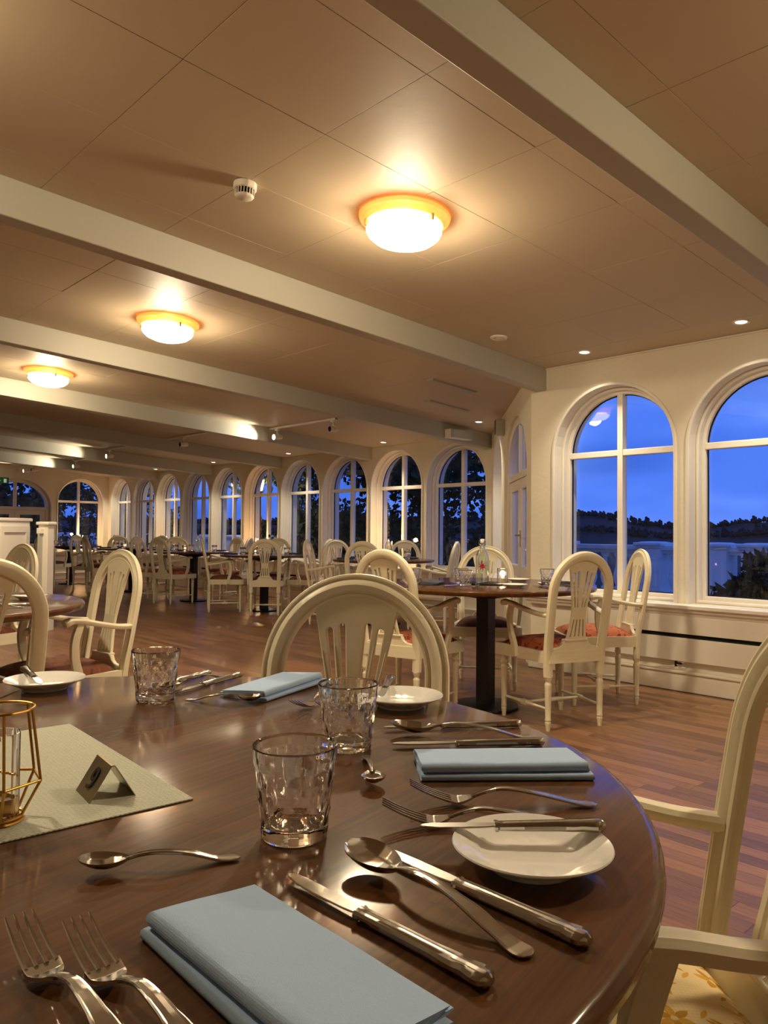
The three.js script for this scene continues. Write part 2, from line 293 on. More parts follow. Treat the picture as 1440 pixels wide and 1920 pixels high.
function windowAt(w, s, label) {
  const o = new THREE.Group(); o.name = 'window_' + (++winN); scene.add(o); tag(o, label, 'window', null, 'structure'); place(o, w, s);
  part(o, 'window_frame', winMerged.frame, M.trim); part(o, 'mullion', winGeo.mullion, M.trim); for (const g of winGeo.transom) part(o, 'transom', g, M.trim); part(o, 'gasket', winGeo.gasket, M.slot);
  for (const g of [winMerged.l0, winMerged.l1, winMerged.u0, winMerged.u1]) part(o, 'pane', g, M.pane); part(o, 'arch_moulding', winGeo.bead, M.trim); return o;
}
aWin.forEach((s, i) => windowAt(WA, s, ['arched window of the right wall nearest the diagonal corner', 'arched window of the right wall at the picture edge'][i]));
const ord = ['first', 'second', 'third', 'fourth', 'fifth', 'sixth', 'seventh', 'eighth', 'ninth', 'tenth'];
bWin.forEach((s, i) => windowAt(WB, s, `${ord[i]} arched window of the long row counted from the diagonal wall`));
windowAt(WE, eWin, 'arched window in the end wall beside the wide door');
// far arch in the diagonal wall
{
  const o = new THREE.Group(); o.name = 'window_' + (++winN); scene.add(o); tag(o, 'narrow arched window in the diagonal wall beside the door recess', 'window', null, 'structure'); place(o, WR, FARS);
  const hw = .399, rise = .459, y0 = SILL + .0005;
  part(o, 'window_frame', extrude(shape(archPts(0, hw, y0, SPRING, rise, 24), [archPts(0, hw - .05, y0 + .05, SPRING, rise - .05, 24)]), .05, .006).translate(0, 0, -.2), M.trim);
  part(o, 'mullion', rbox(.046, 1.42, .055, .006, 0, y0 + .05 + .7, -.175), M.trim); part(o, 'transom', rbox(.7, .046, .052, .006, 0, SPRING, -.175), M.trim);
  part(o, 'pane', extrude(shape(archPts(0, hw - .046, y0 + .046, SPRING, rise - .046, 24)), .006).translate(0, 0, -.18), M.pane);
}
// arched doors
function doorAt(n, w, s, half, sp, rise, label, depth) {
  const o = new THREE.Group(); o.name = 'door_' + n; scene.add(o); tag(o, label, 'door', null, 'structure'); place(o, w, s);
  const z = -depth, h = half - .001, f = .07;
  part(o, 'door_frame', extrude(shape(archU(h, .001, sp, rise - .001, f)), .09, .006).translate(0, 0, z), M.trim);
  part(o, 'transom', rbox(2 * (h - f) + .01, .06, .07, .006, 0, sp - .02, z + .045), M.trim);
  const lw = h - f - .004;
  for (const k of [-1, 1]) {
    const cx = k * (lw / 2 + .002), leaf = part(o, 'door_leaf', extrude(shape([[cx - lw / 2, .01], [cx + lw / 2, .01], [cx + lw / 2, sp - .052], [cx - lw / 2, sp - .052]], [[[cx - lw / 2 + .1, .75], [cx - lw / 2 + .1, sp - .15], [cx + lw / 2 - .1, sp - .15], [cx + lw / 2 - .1, .75]]]), .045, .005).translate(0, 0, z + .02), M.trim);
    part(leaf, 'pane', bb(cx - lw / 2 + .098, cx + lw / 2 - .098, .748, sp - .148, z + .038, z + .046), M.pane);
    part(leaf, 'panel_moulding', extrude(shape([[cx - lw / 2 + .1, .14], [cx + lw / 2 - .1, .14], [cx + lw / 2 - .1, .64], [cx - lw / 2 + .1, .64]], [[[cx - lw / 2 + .13, .17], [cx - lw / 2 + .13, .61], [cx + lw / 2 - .13, .61], [cx + lw / 2 - .13, .17]]]), .012, .004).translate(0, 0, z + .064), M.trim);
    // upper light, a quarter arch
    const g = h - f - .01, p = [[k * .03, sp + .012]]; for (let i = 0; i <= 14; i++) { const a = i / 14 * Math.PI / 2; p.push([k * Math.max(.03, g * Math.cos(a)), sp + .012 + (rise - f - .012) * Math.sin(a)]); } if (k < 0) p.reverse();
    part(o, 'pane', extrude(shape(p), .006).translate(0, 0, z + .04), M.pane);
  }
  part(o, 'mullion', rbox(.06, rise - f - .005, .06, .006, 0, sp + (rise - f) / 2 + .005, z + .045), M.trim);
  const hd = part(o, 'door_handle', [box(.03, .15, .006, .05, 1.0, z + .068), rod([.05, 1.03, z + .068], [.05, 1.03, z + .11], .008), rod([.05, 1.03, z + .108], [.17, 1.028, z + .108], .008)], M.brushed); hd.userData.label = 'brass lever handle';
  return o;
}
doorAt(1, WR, DOORS.c, DOORS.half, DOORS.sp, DOORS.rise, 'arched double door deep in the diagonal wall recess', .115);
doorAt(2, WE, eDoor, .68, 1.5, .58, 'wide arched double door with glass in the end wall', .2);

// sill, apron, heater slot and skirting under a window wall: s0..s1 on a wall frame
let trimN = 1;
const part_names = (o) => o;
function dado(w, s0, s1, label) {
  const o = structGroup('trim_' + (++trimN), label + ': projecting sill, apron and skirting', 'trim'); place(o, w);
  const L = s1 - s0, c = (s0 + s1) / 2;
  part(o, 'sill', boxUV(rbox(L, .03, .10, .008, c, SILL - .0155, .051)), M.trim);
  part(o, 'sill_moulding', extrude(shape([[.0005, 0], [.05, 0], [.06, .02], [.075, .028], [.085, .048], [.0005, .048]]), L).rotateY(-Math.PI / 2).translate(s1, SILL - .0795, 0).applyMatrix4(new THREE.Matrix4()), M.trim);
  part(o, 'skirting_board', [rbox(L, .125, .034, .006, c, .0635, .0175), rbox(L, .02, .05, .008, c, .131, .0255)], M.trim);
  part_names(o); return o;
}
dado(WA, .0, LA - .05, 'panelled dado below the right windows');
dado(WB, .06, LB - .05, 'panelled dado below the long window row');
dado(WE, 5.95 - XL, XB - XL - .12, 'short dado below the end wall window');
dado(WR, .12, LR - 1.72 - .06, 'short dado on the diagonal wall');
function heater(w, s0, s1, label) {
  const o = thing('convector_heater', label, 'heater'); place(o, w); const L = s1 - s0, c = (s0 + s1) / 2;
  part(o, 'upper_panel', rbox(L, .118, .05, .004, c, .446, .0265), M.trim);
  part(o, 'air_slot', box(L - .01, .03, .026, c, .373, .0145), M.slot);
  part(o, 'front_panel', rbox(L, .155, .052, .005, c, .2815, .0275), M.trim);
  for (const k of [0, 1]) part(o, 'end_cap', rbox(.012, .30, .056, .003, k ? s1 + .006 : s0 - .006, .355, .0295), M.trim);
  return o;
}
heater(WA, .55, 4.2, 'long white convector heater with black air slot below the right windows');
for (let i = 0; i < 5; i++) heater(WB, LB - .35 - (i + 1) * 2.13 + .08, LB - .35 - i * 2.13 - .08, ['white convector heater under the window row nearest the diagonal wall', 'white convector heater under third and fourth windows of the row', 'white convector heater under fifth and sixth windows of the row', 'white convector heater under seventh and eighth windows of the row', 'white convector heater under the last two windows of the row'][i]);
{ const o = thing('heater_cable', 'thin white cable with dark valve hanging below the convector heater', 'cable'); const y = .2; const z = -2.49;
  part(o, 'cable', sweep(spline([[XA - .045, .205, z + .06], [XA - .06, .17, z - .02], [XA - .058, .15, z - .15], [XA - .047, .145, z - .3]], 24), circ(.0035, 6), V(0, 1, 0.01)), M.trim);
  part(o, 'valve', [rod([XA - .055, .203, z], [XA - .055, .168, z], .009), rod([XA - .055, .19, z], [XA - .055, .19, z + .04], .007)], M.darkmetal); }

// ------------------------------------------------------------------ ceiling fittings
const ceilRot = -Math.atan(SLOPE);
const onCeil = (o, x, z, off = 0) => { o.position.set(x, ceilY(x) - off, z); o.rotation.z = ceilRot; return o; };
M.dome = std({ color: '#fff2d8', emissive: new THREE.Color().setRGB(1, .80, .48), emissiveIntensity: 9, roughness: .4 });
M.domeRing = phys({ color: '#ffd9a8', roughness: .5, transmission: .35, thickness: 0 });
const domeGeo = { plate: lathe([[0, -.001], [.205, -.001], [.212, -.008], [.207, -.02], [.19, -.024], [.18, -.046], [.175, -.048], [.02, -.048]], 48), glass: lathe([[.0, -.138], [.05, -.136], [.1, -.128], [.14, -.112], [.166, -.09], [.174, -.074], [.17, -.062], [.155, -.056], [.06, -.0555]], 48), clip: box(.012, .03, .02, 0, -.055, .174) };
function domeLamp(x, z, label) {
  const o = thing('ceiling_lamp', label, 'lamp', [0, 0, 0], 0, 'round dome ceiling lamps'); onCeil(o, x, z);
  part(o, 'base_plate', domeGeo.plate, M.domeRing); part(o, 'glass_dome', domeGeo.glass, M.dome); for (const a of [0, 2.1, 4.2]) { const c = part(o, 'clip', domeGeo.clip, M.brushed); c.rotation.y = a; }
  const l = new THREE.PointLight(WARM, DOME_CD, 0, 2); l.position.set(0, -.105, 0); l.castShadow = true; l.shadow.radius = 4; o.add(l);
  const d = new THREE.SpotLight(WARM, DOME_DOWN, 0, 1.3, .7, 2); d.position.set(0, -.125, 0); d.target.position.set(0, -1, 0); d.castShadow = true; d.shadow.radius = 4; o.add(d, d.target); return o;   // the white base plate throws most of the light down
}
domeLamp(2.45, -2.53, 'large glowing dome lamp nearest the viewer on the tiled ceiling');
domeLamp(2.51, -4.94, 'glowing dome lamp in the second ceiling bay');
domeLamp(2.53, -7.29, 'smallest and farthest glowing dome lamp at the left');
domeLamp(.12, -2.53, 'glowing dome lamp just left of the picture');
domeLamp(2.45, .05, 'glowing dome lamp over the right front corner');

M.bulb = std({ color: '#ffffff', emissive: new THREE.Color().setRGB(1, .92, .72), emissiveIntensity: 7 });
const downGeo = { ring: lathe([[.034, -.001], [.052, -.001], [.05, -.006], [.04, -.007], [.034, -.004]], 28), lens: lathe([[0, -.0035], [.034, -.0035], [.0345, -.001], [0, -.001]], 20) };
function downlight(x, z, label, cd = DOWN_CD) {
  const o = thing('downlight', label, 'lamp', [0, 0, 0], 0, 'small recessed downlights by the windows'); onCeil(o, x, z);
  part(o, 'trim_ring', downGeo.ring, M.trim); part(o, 'lens', downGeo.lens, M.bulb);
  const l = new THREE.SpotLight(SPOTC, cd, 0, .95, .75, 2); l.position.set(0, -.012, 0); l.target.position.set(.03, -1, 0); l.castShadow = true; l.shadow.radius = 1.4; o.add(l, l.target); return o;
}
downlight(4.80, -3.09, 'bright recessed downlight above the arched window by the corner');
downlight(4.79, -1.98, 'bright recessed downlight near the right picture edge');
downlight(6.42, -5.45, 'small recessed downlight beside the white box on the beam');
[-7.44, -9.56, -11.75, -13.9, -16.1].forEach((z, i) => downlight(6.85, z, `recessed downlight above the ${['second', 'fourth', 'sixth', 'eighth', 'last'][i]} window of the long row`));

// smoke detector, vents, box, speaker, exit sign
{
  const o = thing('smoke_detector', 'round white smoke detector on the ceiling left of the nearest dome lamp', 'smoke detector'); onCeil(o, 1.785, -2.83);
  part(o, 'housing', lathe([[0, -.001], [.05, -.001], [.05, -.026], [.044, -.03]], 32), M.trim);
  part(o, 'core', lathe([[.0, -.0295], [.036, -.0295], [.036, -.054], [0, -.054]], 24), M.slot);
  for (let i = 0; i < 20; i++) { const a = i / 20 * 6.2832; const m = part(o, 'grille_bar', clean(box(.003, .026, .006, 0, -.0425, 0)), M.trim); m.position.set(.0405 * Math.cos(a), 0, .0405 * Math.sin(a)); m.rotation.y = -a + Math.PI / 2; }
  part(o, 'cap', lathe([[0, -.066], [.03, -.066], [.037, -.062], [.041, -.054], [0, -.054]], 32), M.trim);
  const v = thing('ceiling_valve', 'small round vent valve on ceiling above the right table', 'vent'); onCeil(v, 4.155, -3.353);
  part(v, 'ring', lathe([[.02, -.001], [.06, -.001], [.058, -.008], [.045, -.014], [.03, -.008]], 28), M.trim); part(v, 'disc', lathe([[0, -.016], [.028, -.015], [.03, -.01], [0, -.003]], 24), M.trim);
  for (const [x, z, n] of [[5.03, -4.58, 'nearer'], [5.62, -5.18, 'farther']]) { const g = thing('ceiling_panel', `${n} of two narrow flush access panels on ceiling by the diagonal wall`, 'panel'); onCeil(g, x, z, .0005); part(g, 'cover', rbox(.56, .012, .075, .003, 0, -.006, 0), M.beam); part(g, 'edge', box(.58, .004, .09, 0, -.002, 0), M.ceiling); }
  const b = thing('wall_box', 'white rectangular box fixed to the beam end near the diagonal wall', 'box', [6.45, ceilY(6.45) - .16, -5.87 + .0535]);
  part(b, 'case', rbox(.36, .1, .09, .008, 0, .05, .046), M.trim); part(b, 'lid_seam', rbox(.35, .09, .004, .002, 0, .05, .0925), M.beam);
  const s = thing('wall_speaker', 'small grey loudspeaker high on the diagonal wall beside the door arch', 'speaker'); place(s, WR, LR - 1.75, 2.05, 0);
  part(s, 'cabinet', rbox(.11, .16, .09, .01, 0, .08, .046), M.beam); part(s, 'grille', rbox(.095, .145, .008, .003, 0, .08, .092), std({ color: '#6e675c', roughness: .9 }));
  const e = thing('exit_sign', 'small green exit sign high on the end wall at the left edge', 'sign', [4.87, 2.02, ZE + .0005]);
  part(e, 'sign_case', rbox(.3, .13, .04, .006, 0, .0, .021), M.darkmetal);
  const c = document.createElement('canvas'); c.width = 256; c.height = 110; const q = c.getContext('2d'); q.fillStyle = '#0c5a34'; q.fillRect(0, 0, 256, 110); q.fillStyle = '#dff0df'; q.fillRect(176, 18, 48, 76); q.beginPath(); q.moveTo(40, 55); q.lineTo(76, 25); q.lineTo(76, 45); q.lineTo(120, 45); q.lineTo(120, 65); q.lineTo(76, 65); q.lineTo(76, 85); q.fill();
  const t = new THREE.CanvasTexture(c); t.colorSpace = THREE.SRGBColorSpace; part(e, 'sign_face', box(.28, .11, .002, 0, 0, .042), std({ map: t, emissiveMap: t, emissive: '#ffffff', emissiveIntensity: .25, roughness: .6 }));
}
// track lights
M.spotOn = std({ color: '#ffffff', emissive: new THREE.Color().setRGB(1, .9, .68), emissiveIntensity: 9 });
M.track = std({ color: '#e9e5da', roughness: .4 });
function trackRail(x, z0, z1, label) { const o = thing('track_rail', label, 'track rail'); onCeil(o, x, (z0 + z1) / 2); part(o, 'rail', rbox(.034, .02, Math.abs(z1 - z0), .003, 0, -.0105, 0), M.track); part(o, 'end_feed', rbox(.04, .026, .06, .004, 0, -.0135, Math.abs(z1 - z0) / 2 - .03), M.track); }
function trackHead(x, z, lit, label, off = .02, cd = TRACK_CD) {
  const o = thing('track_spotlight', label, 'spotlight'); o.position.set(x, ceilY(x) - off, z); o.rotation.y = 0;
  part(o, 'stem', [box(.034, .02, .06, 0, -.012, 0), rod([0, -.02, 0], [0, -.06, 0], .008)], M.track);
  part(o, 'yoke', sweep(spline([[0, -.1, .035], [0, -.075, .036], [0, -.058, .0], [0, -.075, -.036], [0, -.1, -.035]], 16), circ(.005, 6), V(1, 0, 0)), M.track);
  const body = part(o, 'lamp_body', clean(lathe([[0, .07], [.022, .068], [.03, .05], [.032, -.02], [.036, -.05], [.034, -.052], [.03, -.045], [0, -.044]], 20).rotateZ(-1.48)), M.track); body.position.set(0, -.1, 0);
  const lens = part(o, 'lamp_face', clean(lathe([[0, -.058], [.02, -.054], [.031, -.046], [0, -.0455]], 20).rotateZ(-1.48)), lit ? M.spotOn : M.slot); lens.position.set(0, -.1, 0);
  if (lit) { const l = new THREE.SpotLight(SPOTC, cd, 0, .6, .8, 2); l.position.set(-.075, -.108, 0); l.target.position.set(-1.5, -.02, -.35); l.castShadow = true; l.shadow.radius = 1.3; o.add(l, l.target); }
}
trackRail(5.42, -8.3, -6.66, 'white track rail carrying a lit and an unlit spot between third and fourth beams');
trackRail(5.1, -10.0, -8.72, 'white track rail in the bay beyond the first lit spot');
trackRail(5.1, -12.1, -11.0, 'white track rail in the far bay holding a lit spot');
trackRail(5.4, -14.2, -12.5, 'short white track rail in the bay before the last beam');
trackRail(5.2, -16.5, -15.6, 'white track rail near the end wall');
trackHead(5.42, -7.80, true, 'lit spotlight washing the pale beam at the centre of the room');
trackHead(5.42, -6.72, false, 'unlit white spotlight hanging under the beam above the window row');
trackHead(5.1, -9.55, false, 'unlit white spotlight hanging behind the first lit spot');
trackHead(5.1, -11.95, true, 'lit spotlight below the fifth beam at left');
trackHead(5.4, -14.1, true, 'lit spotlight second from the exit sign');
trackHead(5.2, -16.15, true, 'lit spotlight nearest the end wall arch');
trackHead(5.2, -15.7, false, 'unlit spotlight beside the exit sign');

// ------------------------------------------------------------------ chair
const chairGeo = (() => {
  const G = {}, tilt = .176, yb = .40, W = .178, yS = .742;   // hoop centre line half width, spring height
  const lean = (y) => -(y - yb) * tilt;
  const hp = []; hp.push([-.168, .285], [-.17, .36], [-.173, .45], [-.177, .56], [-.179, .66]);
  for (let i = 0; i <= 26; i++) { const a = Math.PI - i / 26 * Math.PI; hp.push([W * Math.cos(a) * 1.005, yS + .187 * Math.sin(a)]); }
  hp.push([.179, .66], [.177, .56], [.173, .45], [.17, .36], [.168, .285]);
  const path = hp.map(([x, y]) => V(x, y, y < yb ? 0 : lean(y))), ref = V(0, tilt, 1).normalize();
  const prof = [[-.023, -.006], [-.019, -.015], [-.01, -.0185], [0, -.0195], [.01, -.0185], [.019, -.015], [.023, -.006], [.0235, .004], [.0215, .0085], [.0175, .010], [.0145, .0075], [.0115, .0075], [.008, .0125], [0, .0165], [-.008, .0125], [-.0115, .0075], [-.0145, .0075], [-.0175, .010], [-.0215, .0085], [-.0235, .004]];
  const sp = new THREE.CatmullRomCurve3(path, false, 'centripetal').getPoints(96);
  G.hoop = sweep(sp, prof.map(([a, b]) => [a * 1.1, b]), ref, { crease: .5 });
  // splat
  const inner = .158, top = []; const edge = [[.090, .872], [.079, .82], [.066, .76], [.054, .70], [.047, .645], [.046, .61], [.049, .57], [.055, .53], [.062, .488], [.066, .462]];
  const yTop = (x) => yS + .168 * Math.sqrt(Math.max(0, 1 - (x / .16) ** 2));
  const out = []; for (const [x, y] of edge) out.push([x, y]); for (const [x, y] of [...edge].reverse()) out.push([-x, y]);
  for (let i = 0; i <= 12; i++) { const x = -.0915 + i / 12 * .183; out.push([x, yTop(x) + .012]); }
  const slotPath = (xa, ya, wa, xb, yb2, wb) => { const p = []; for (let i = 0; i <= 6; i++) { const a = i / 6 * Math.PI; p.push([xa + wa * Math.cos(a), ya + wa * Math.sin(a)]); } for (let i = 0; i <= 4; i++) { const a = Math.PI + i / 4 * Math.PI; p.push([xb + wb * Math.cos(a), yb2 + wb * Math.sin(a)]); } return p; };
  const holes = []; for (const s of [-1, 1]) { holes.push(slotPath(s * .029, .842, .0072, s * .0135, .655, .0035), slotPath(s * .056, .832, .0072, s * .031, .655, .0035), slotPath(s * .010, .585, .0026, s * .013, .497, .0042), slotPath(s * .030, .585, .0026, s * .040, .497, .0042)); }
  const g = extrude(shape(out, holes), .014, .0018); const p = g.attributes.position;
  for (let i = 0; i < p.count; i++) p.setZ(i, p.getZ(i) - .006 + lean(p.getY(i)));
  g.computeVertexNormals();
  // shallow flutes on the front of the two slat pairs
  G.splat = [toCreasedNormals(g, .5)];
  const flute = (x0, y0, x1, y1) => rod([x0, y0, .0068 + lean(y0)], [x1, y1, .0068 + lean(y1)], .0026, 6);
  for (const s of [-1, 1]) G.splat.push(flute(s * .0425, .80, s * .0225, .665), flute(s * .0695, .79, s * .041, .665));
  G.splat = merge(G.splat);
  const rail = extrude(shape([[-.16, .362], [.16, .362], [.16, .432], [.108, .44], [.09, .452], [.078, .474], [-.078, .474], [-.09, .452], [-.108, .44], [-.16, .432]]), .022, .003).translate(0, 0, -.016);
  G.rail = merge([rail, rbox(.15, .012, .034, .004, 0, .476, -.006)]);
  // seat frame: reeded rail round a rounded trapezoid
  const sp2 = []; const corner = (cx, cz, r, a0, a1) => { for (let i = 0; i <= 5; i++) { const a = a0 + (a1 - a0) * i / 5; sp2.push(V(cx + r * Math.cos(a), .388, cz + r * Math.sin(a))); } };
  corner(.205, .40, .03, 0, Math.PI / 2); for (const x of [.1, 0, -.1]) sp2.push(V(x, .388, .43 + .006)); corner(-.205, .40, .03, Math.PI / 2, Math.PI); sp2.push(V(-.205, .388, .2)); corner(-.165, .0, .01, Math.PI, Math.PI * 1.5); corner(.165, .0, .01, Math.PI * 1.5, Math.PI * 2); sp2.push(V(.205, .388, .2));
  const rp = [[-.012, -.032], [.010, -.032], [.015, -.027], [.015, -.018], [.011, -.012], [.015, -.007], [.015, .005], [.011, .010], [.015, .015], [.014, .026], [.008, .032], [-.012, .032]];
  G.seat = sweep(sp2, rp.map(([a, b]) => [-a, b]), V(0, 1, 0), { closed: true, crease: .5 });
  // cushion
  { const n = 22, pos = [], uv = [], idx = []; for (let j = 0; j <= n; j++) for (let i = 0; i <= n; i++) { const a = i / n * 2 - 1, b = j / n * 2 - 1, zz = .012 + (b + 1) / 2 * .412, hw = .168 + (zz / .43) * .045, e = Math.pow(Math.max(0, 1 - Math.abs(a) ** 4), .5) * Math.pow(Math.max(0, 1 - Math.abs(b) ** 4), .5); pos.push(a * hw, .402 + e * .062 + .006 * (1 - a * a) * (1 - b * b), zz); uv.push(a * hw, zz); }
    for (let j = 0; j < n; j++) for (let i = 0; i < n; i++) { const a = j * (n + 1) + i; idx.push(a, a + n + 1, a + 1, a + 1, a + n + 1, a + n + 2); }
    const base = pos.length / 3; const ring = []; for (let i = 0; i <= n; i++) ring.push(i); for (let j = 1; j <= n; j++) ring.push(j * (n + 1) + n); for (let i = n - 1; i >= 0; i--) ring.push(n * (n + 1) + i); for (let j = n - 1; j > 0; j--) ring.push(j * (n + 1));
    pos.push(0, .402, .2); uv.push(0, .2); for (let k = 0; k < ring.length; k++) idx.push(base, ring[k], ring[(k + 1) % ring.length]);
    const q = new THREE.BufferGeometry(); q.setAttribute('position', new THREE.Float32BufferAttribute(pos, 3)); q.setAttribute('uv', new THREE.Float32BufferAttribute(uv, 2)); q.setIndex(idx); G.cushion = toCreasedNormals(q, 1.2); }
  // arms
  const armP = (s) => spline([[s * .182, .612, lean(.612) + .004], [s * .205, .618, .04], [s * .232, .64, .15], [s * .246, .66, .235], [s * .25, .664, .29], [s * .249, .655, .315]], 26);
  G.arm = [-1, 1].map((s) => sweep(armP(s), [[-.018, -.006], [-.014, -.012], [.014, -.012], [.018, -.006], [.019, .003], [.013, .010], [0, .0125], [-.013, .010], [-.019, .003]], V(0, 1, 0), { scale: (t) => { const k = t > .78 ? 1 + .28 * Math.sin((t - .78) / .22 * 2.6) : 1 - .12 * t; return [k, 1 + (t > .8 ? .25 : 0)]; } }));
  G.armS = [-1, 1].map((s) => sweep(spline([[s * .226, .366, .235], [s * .228, .42, .235], [s * .236, .50, .258], [s * .242, .58, .262], [s * .243, .652, .24]], 20), [[-.011, -.017], [.011, -.017], [.013, 0], [.011, .017], [-.011, .017], [-.013, 0]], V(0, 0, 1), { scale: (t) => [1, 1.15 - .3 * t] }));
  // legs
  const front = lathe([[0, 0], [.011, .0], [.0125, .02], [.016, .04], [.016, .046], [.0135, .05], [.0165, .055], [.0165, .062], [.0145, .066], [.0155, .10], [.019, .26], [.0205, .282], [.016, .289], [.016, .296], [.022, .302], [.023, .311], [.017, .318], [.018, .33], [.022, .336], [.022, .36], [0, .36]], 14);
  const rear = lathe([[0, 0], [.011, .0], [.0125, .02], [.016, .04], [.016, .046], [.0135, .05], [.0165, .055], [.0165, .062], [.0145, .066], [.016, .12], [.0185, .232], [.0195, .246], [.015, .254], [.0145, .262], [.019, .27], [.0205, .285], [0, .288]], 14);
  G.leg = [front.clone().translate(-.196, 0, .392), front.clone().translate(.196, 0, .392), rear.clone().translate(-.168, 0, -.0015), rear.clone().translate(.168, 0, -.0015)];
  const turned = (a, b) => { const A = V(...a), B = V(...b), L = A.distanceTo(B), q = lathe([[0, 0], [.007, 0], [.0075, L * .2], [.0095, L * .3], [.008, L * .32], [.0105, L * .36], [.0125, L * .42], [.0125, L * .58], [.0105, L * .64], [.008, L * .68], [.0095, L * .7], [.0075, L * .8], [.007, L], [0, L]], 8); q.applyQuaternion(new THREE.Quaternion().setFromUnitVectors(V(0, 1, 0), B.clone().sub(A).normalize())); return q.translate(...a); };
  G.str = [turned([-.170, .115, .01], [-.194, .115, .386]), turned([.170, .115, .01], [.194, .115, .386]), merge([turned([-.183, .115, .2], [.183, .115, .2]), box(.022, .026, .05, -.182, .115, .2), box(.022, .026, .05, .182, .115, .2)])];
  return G;
})();
function makeChair() {
  const o = new THREE.Group();
  part(o, 'hoop_frame', chairGeo.hoop, M.chair); part(o, 'back_splat', chairGeo.splat, M.chair); part(o, 'back_rail', chairGeo.rail, M.chair); part(o, 'seat_frame', chairGeo.seat, M.chair); part(o, 'cushion', chairGeo.cushion, M.red);
  for (const g of chairGeo.arm) part(o, 'armrest', g, M.chair); for (const g of chairGeo.armS) part(o, 'arm_support', g, M.chair); for (const g of chairGeo.leg) part(o, 'leg', g, M.chair); for (const g of chairGeo.str) part(o, 'stretcher', g, M.chair);
  return o;
}
const chair0 = makeChair();
// [x, z] of the rear feet, facing direction, cushion, label, group
function chair(x, z, fx, fz, mat, label, group, lean = 0) {
  const o = chair0.clone(); o.name = numbered('armchair'); const l = Math.hypot(fx, fz); fx /= l; fz /= l;
  o.position.set(x + fx * lean, 0, z + fz * lean); o.rotation.y = Math.atan2(fx, fz); scene.add(o); tag(o, label, 'chair', group);
  o.traverse((m) => { if (m.name === 'cushion') m.material = mat; }); return o;
}
const GC = 'cream painted hoop-back armchairs';
chair(1.08, -1.26, -.80, .60, M.red, 'cream hoop-back armchair facing the viewer across the foreground table', GC, .06);
chair(1.04, -.40, -.77, -.64, M.yellow, 'cream hoop-back armchair with yellow floral seat at the right picture edge', GC);
chair(3.61, -2.385, .34, -.94, M.red, 'cream hoop-back armchair with red seat, back to viewer, at right table', GC);
chair(4.51, -2.59, -.76, -.65, M.red, 'cream hoop-back armchair with red seat standing before the arched window', GC);
chair(4.37, -3.64, -.77, .64, M.dark, 'cream hoop-back armchair behind the star bottle on the right table', GC, .05);
chair(2.93, -3.145, .97, -.24, M.red, 'cream hoop-back armchair with red seat partly hidden by the foreground chair', GC, .05);
// second table
chair(5.34, -6.09, .85, -.53, M.brown, 'cream armchair, back to viewer, at table beyond the right table', GC, .05);
chair(6.72, -6.9, -.82, .57, M.brown, 'cream armchair facing viewer beyond the second table, before the second window', GC, .05);
chair(6.25, -5.66, -.5, -.87, M.brown, 'grey-lit armchair seen edge-on left of the star bottle', GC, .05);
chair(6.17, -7.54, -.2, .98, M.brown, 'armchair half hidden behind the second table, seen through another chair', GC, .05);
chair(5.5, -7.13, .6, .8, M.brown, 'cream armchair seen side-on left of the second table', GC);
// third table
chair(6.34, -7.96, -.45, -.89, M.brown, 'armchair seen edge-on beside its dark window reflection', GC, .05);
chair(5.47, -8.1, .62, -.79, M.brown, 'cream armchair, back to viewer, hiding the third table pedestal', GC);
chair(6.35, -9.1, -.75, .66, M.brown, 'armchair behind the third table, mostly hidden by the chair in front', GC, .05);
chair(5.22, -9.02, .88, .47, M.brown, 'cream armchair in side view with brown seat between third and fourth tables', GC);
// fourth table
chair(6.2, -9.64, -.62, -.78, M.brown, 'narrow-looking armchair in front of the window post at third table', GC, .05);
chair(6.55, -10.52, -1, .1, M.red, 'cream armchair facing viewer behind the fourth table', GC, .05);
chair(5.2, -10.28, .96, -.27, M.red, 'cream armchair, back to viewer, at the fourth table with red seat', GC);
chair(5.28, -11.12, .5, .87, M.red, 'armchair seen three-quarter at left of fourth table with orange seat', GC);
chair(6.02, -11.42, -.28, .96, M.brown, 'armchair beyond the fourth table, almost hidden', GC, .05);
// fifth table
chair(6.55, -13.05, -.9, .4, M.brown, 'armchair facing viewer behind the fifth table', GC, .05);
chair(5.1, -12.75, 1, .1, M.brown, 'armchair, back to viewer, behind the left chair hoop at fifth table', GC, .05);
chair(6.06, -13.7, -.15, .99, M.brown, 'pale narrow-looking armchair beside dark bottle on fifth table', GC, .05);
chair(5.3, -13.55, .5, .87, M.brown, 'armchair in side view before the end wall window', GC);
// sixth table
chair(5.0, -14.45, .8, -.6, M.dark, 'armchair, back to viewer, farthest left before the end wall', GC, .05);
chair(6.38, -14.75, -1, -.25, M.brown, 'armchair between fifth table and end wall, partly hidden', GC, .05);
// left tables
chair(.745, -2.713, .05, -1, M.brown, 'cream hoop-back armchair cut by the left picture edge, back to viewer', GC, .05);
chair(1.54, -3.54, -.97, .12, M.brown, 'cream hoop-back armchair with brown seat in side view at left table', GC, .05);
chair(1.62, -5.17, -.97, .2, M.brown, 'pinkish-lit armchair beyond the left table beside the white post', GC, .05);
chair(1.66, -6.05, -.97, .2, M.brown, 'armchair at the far left edge behind another chair', GC, .05);

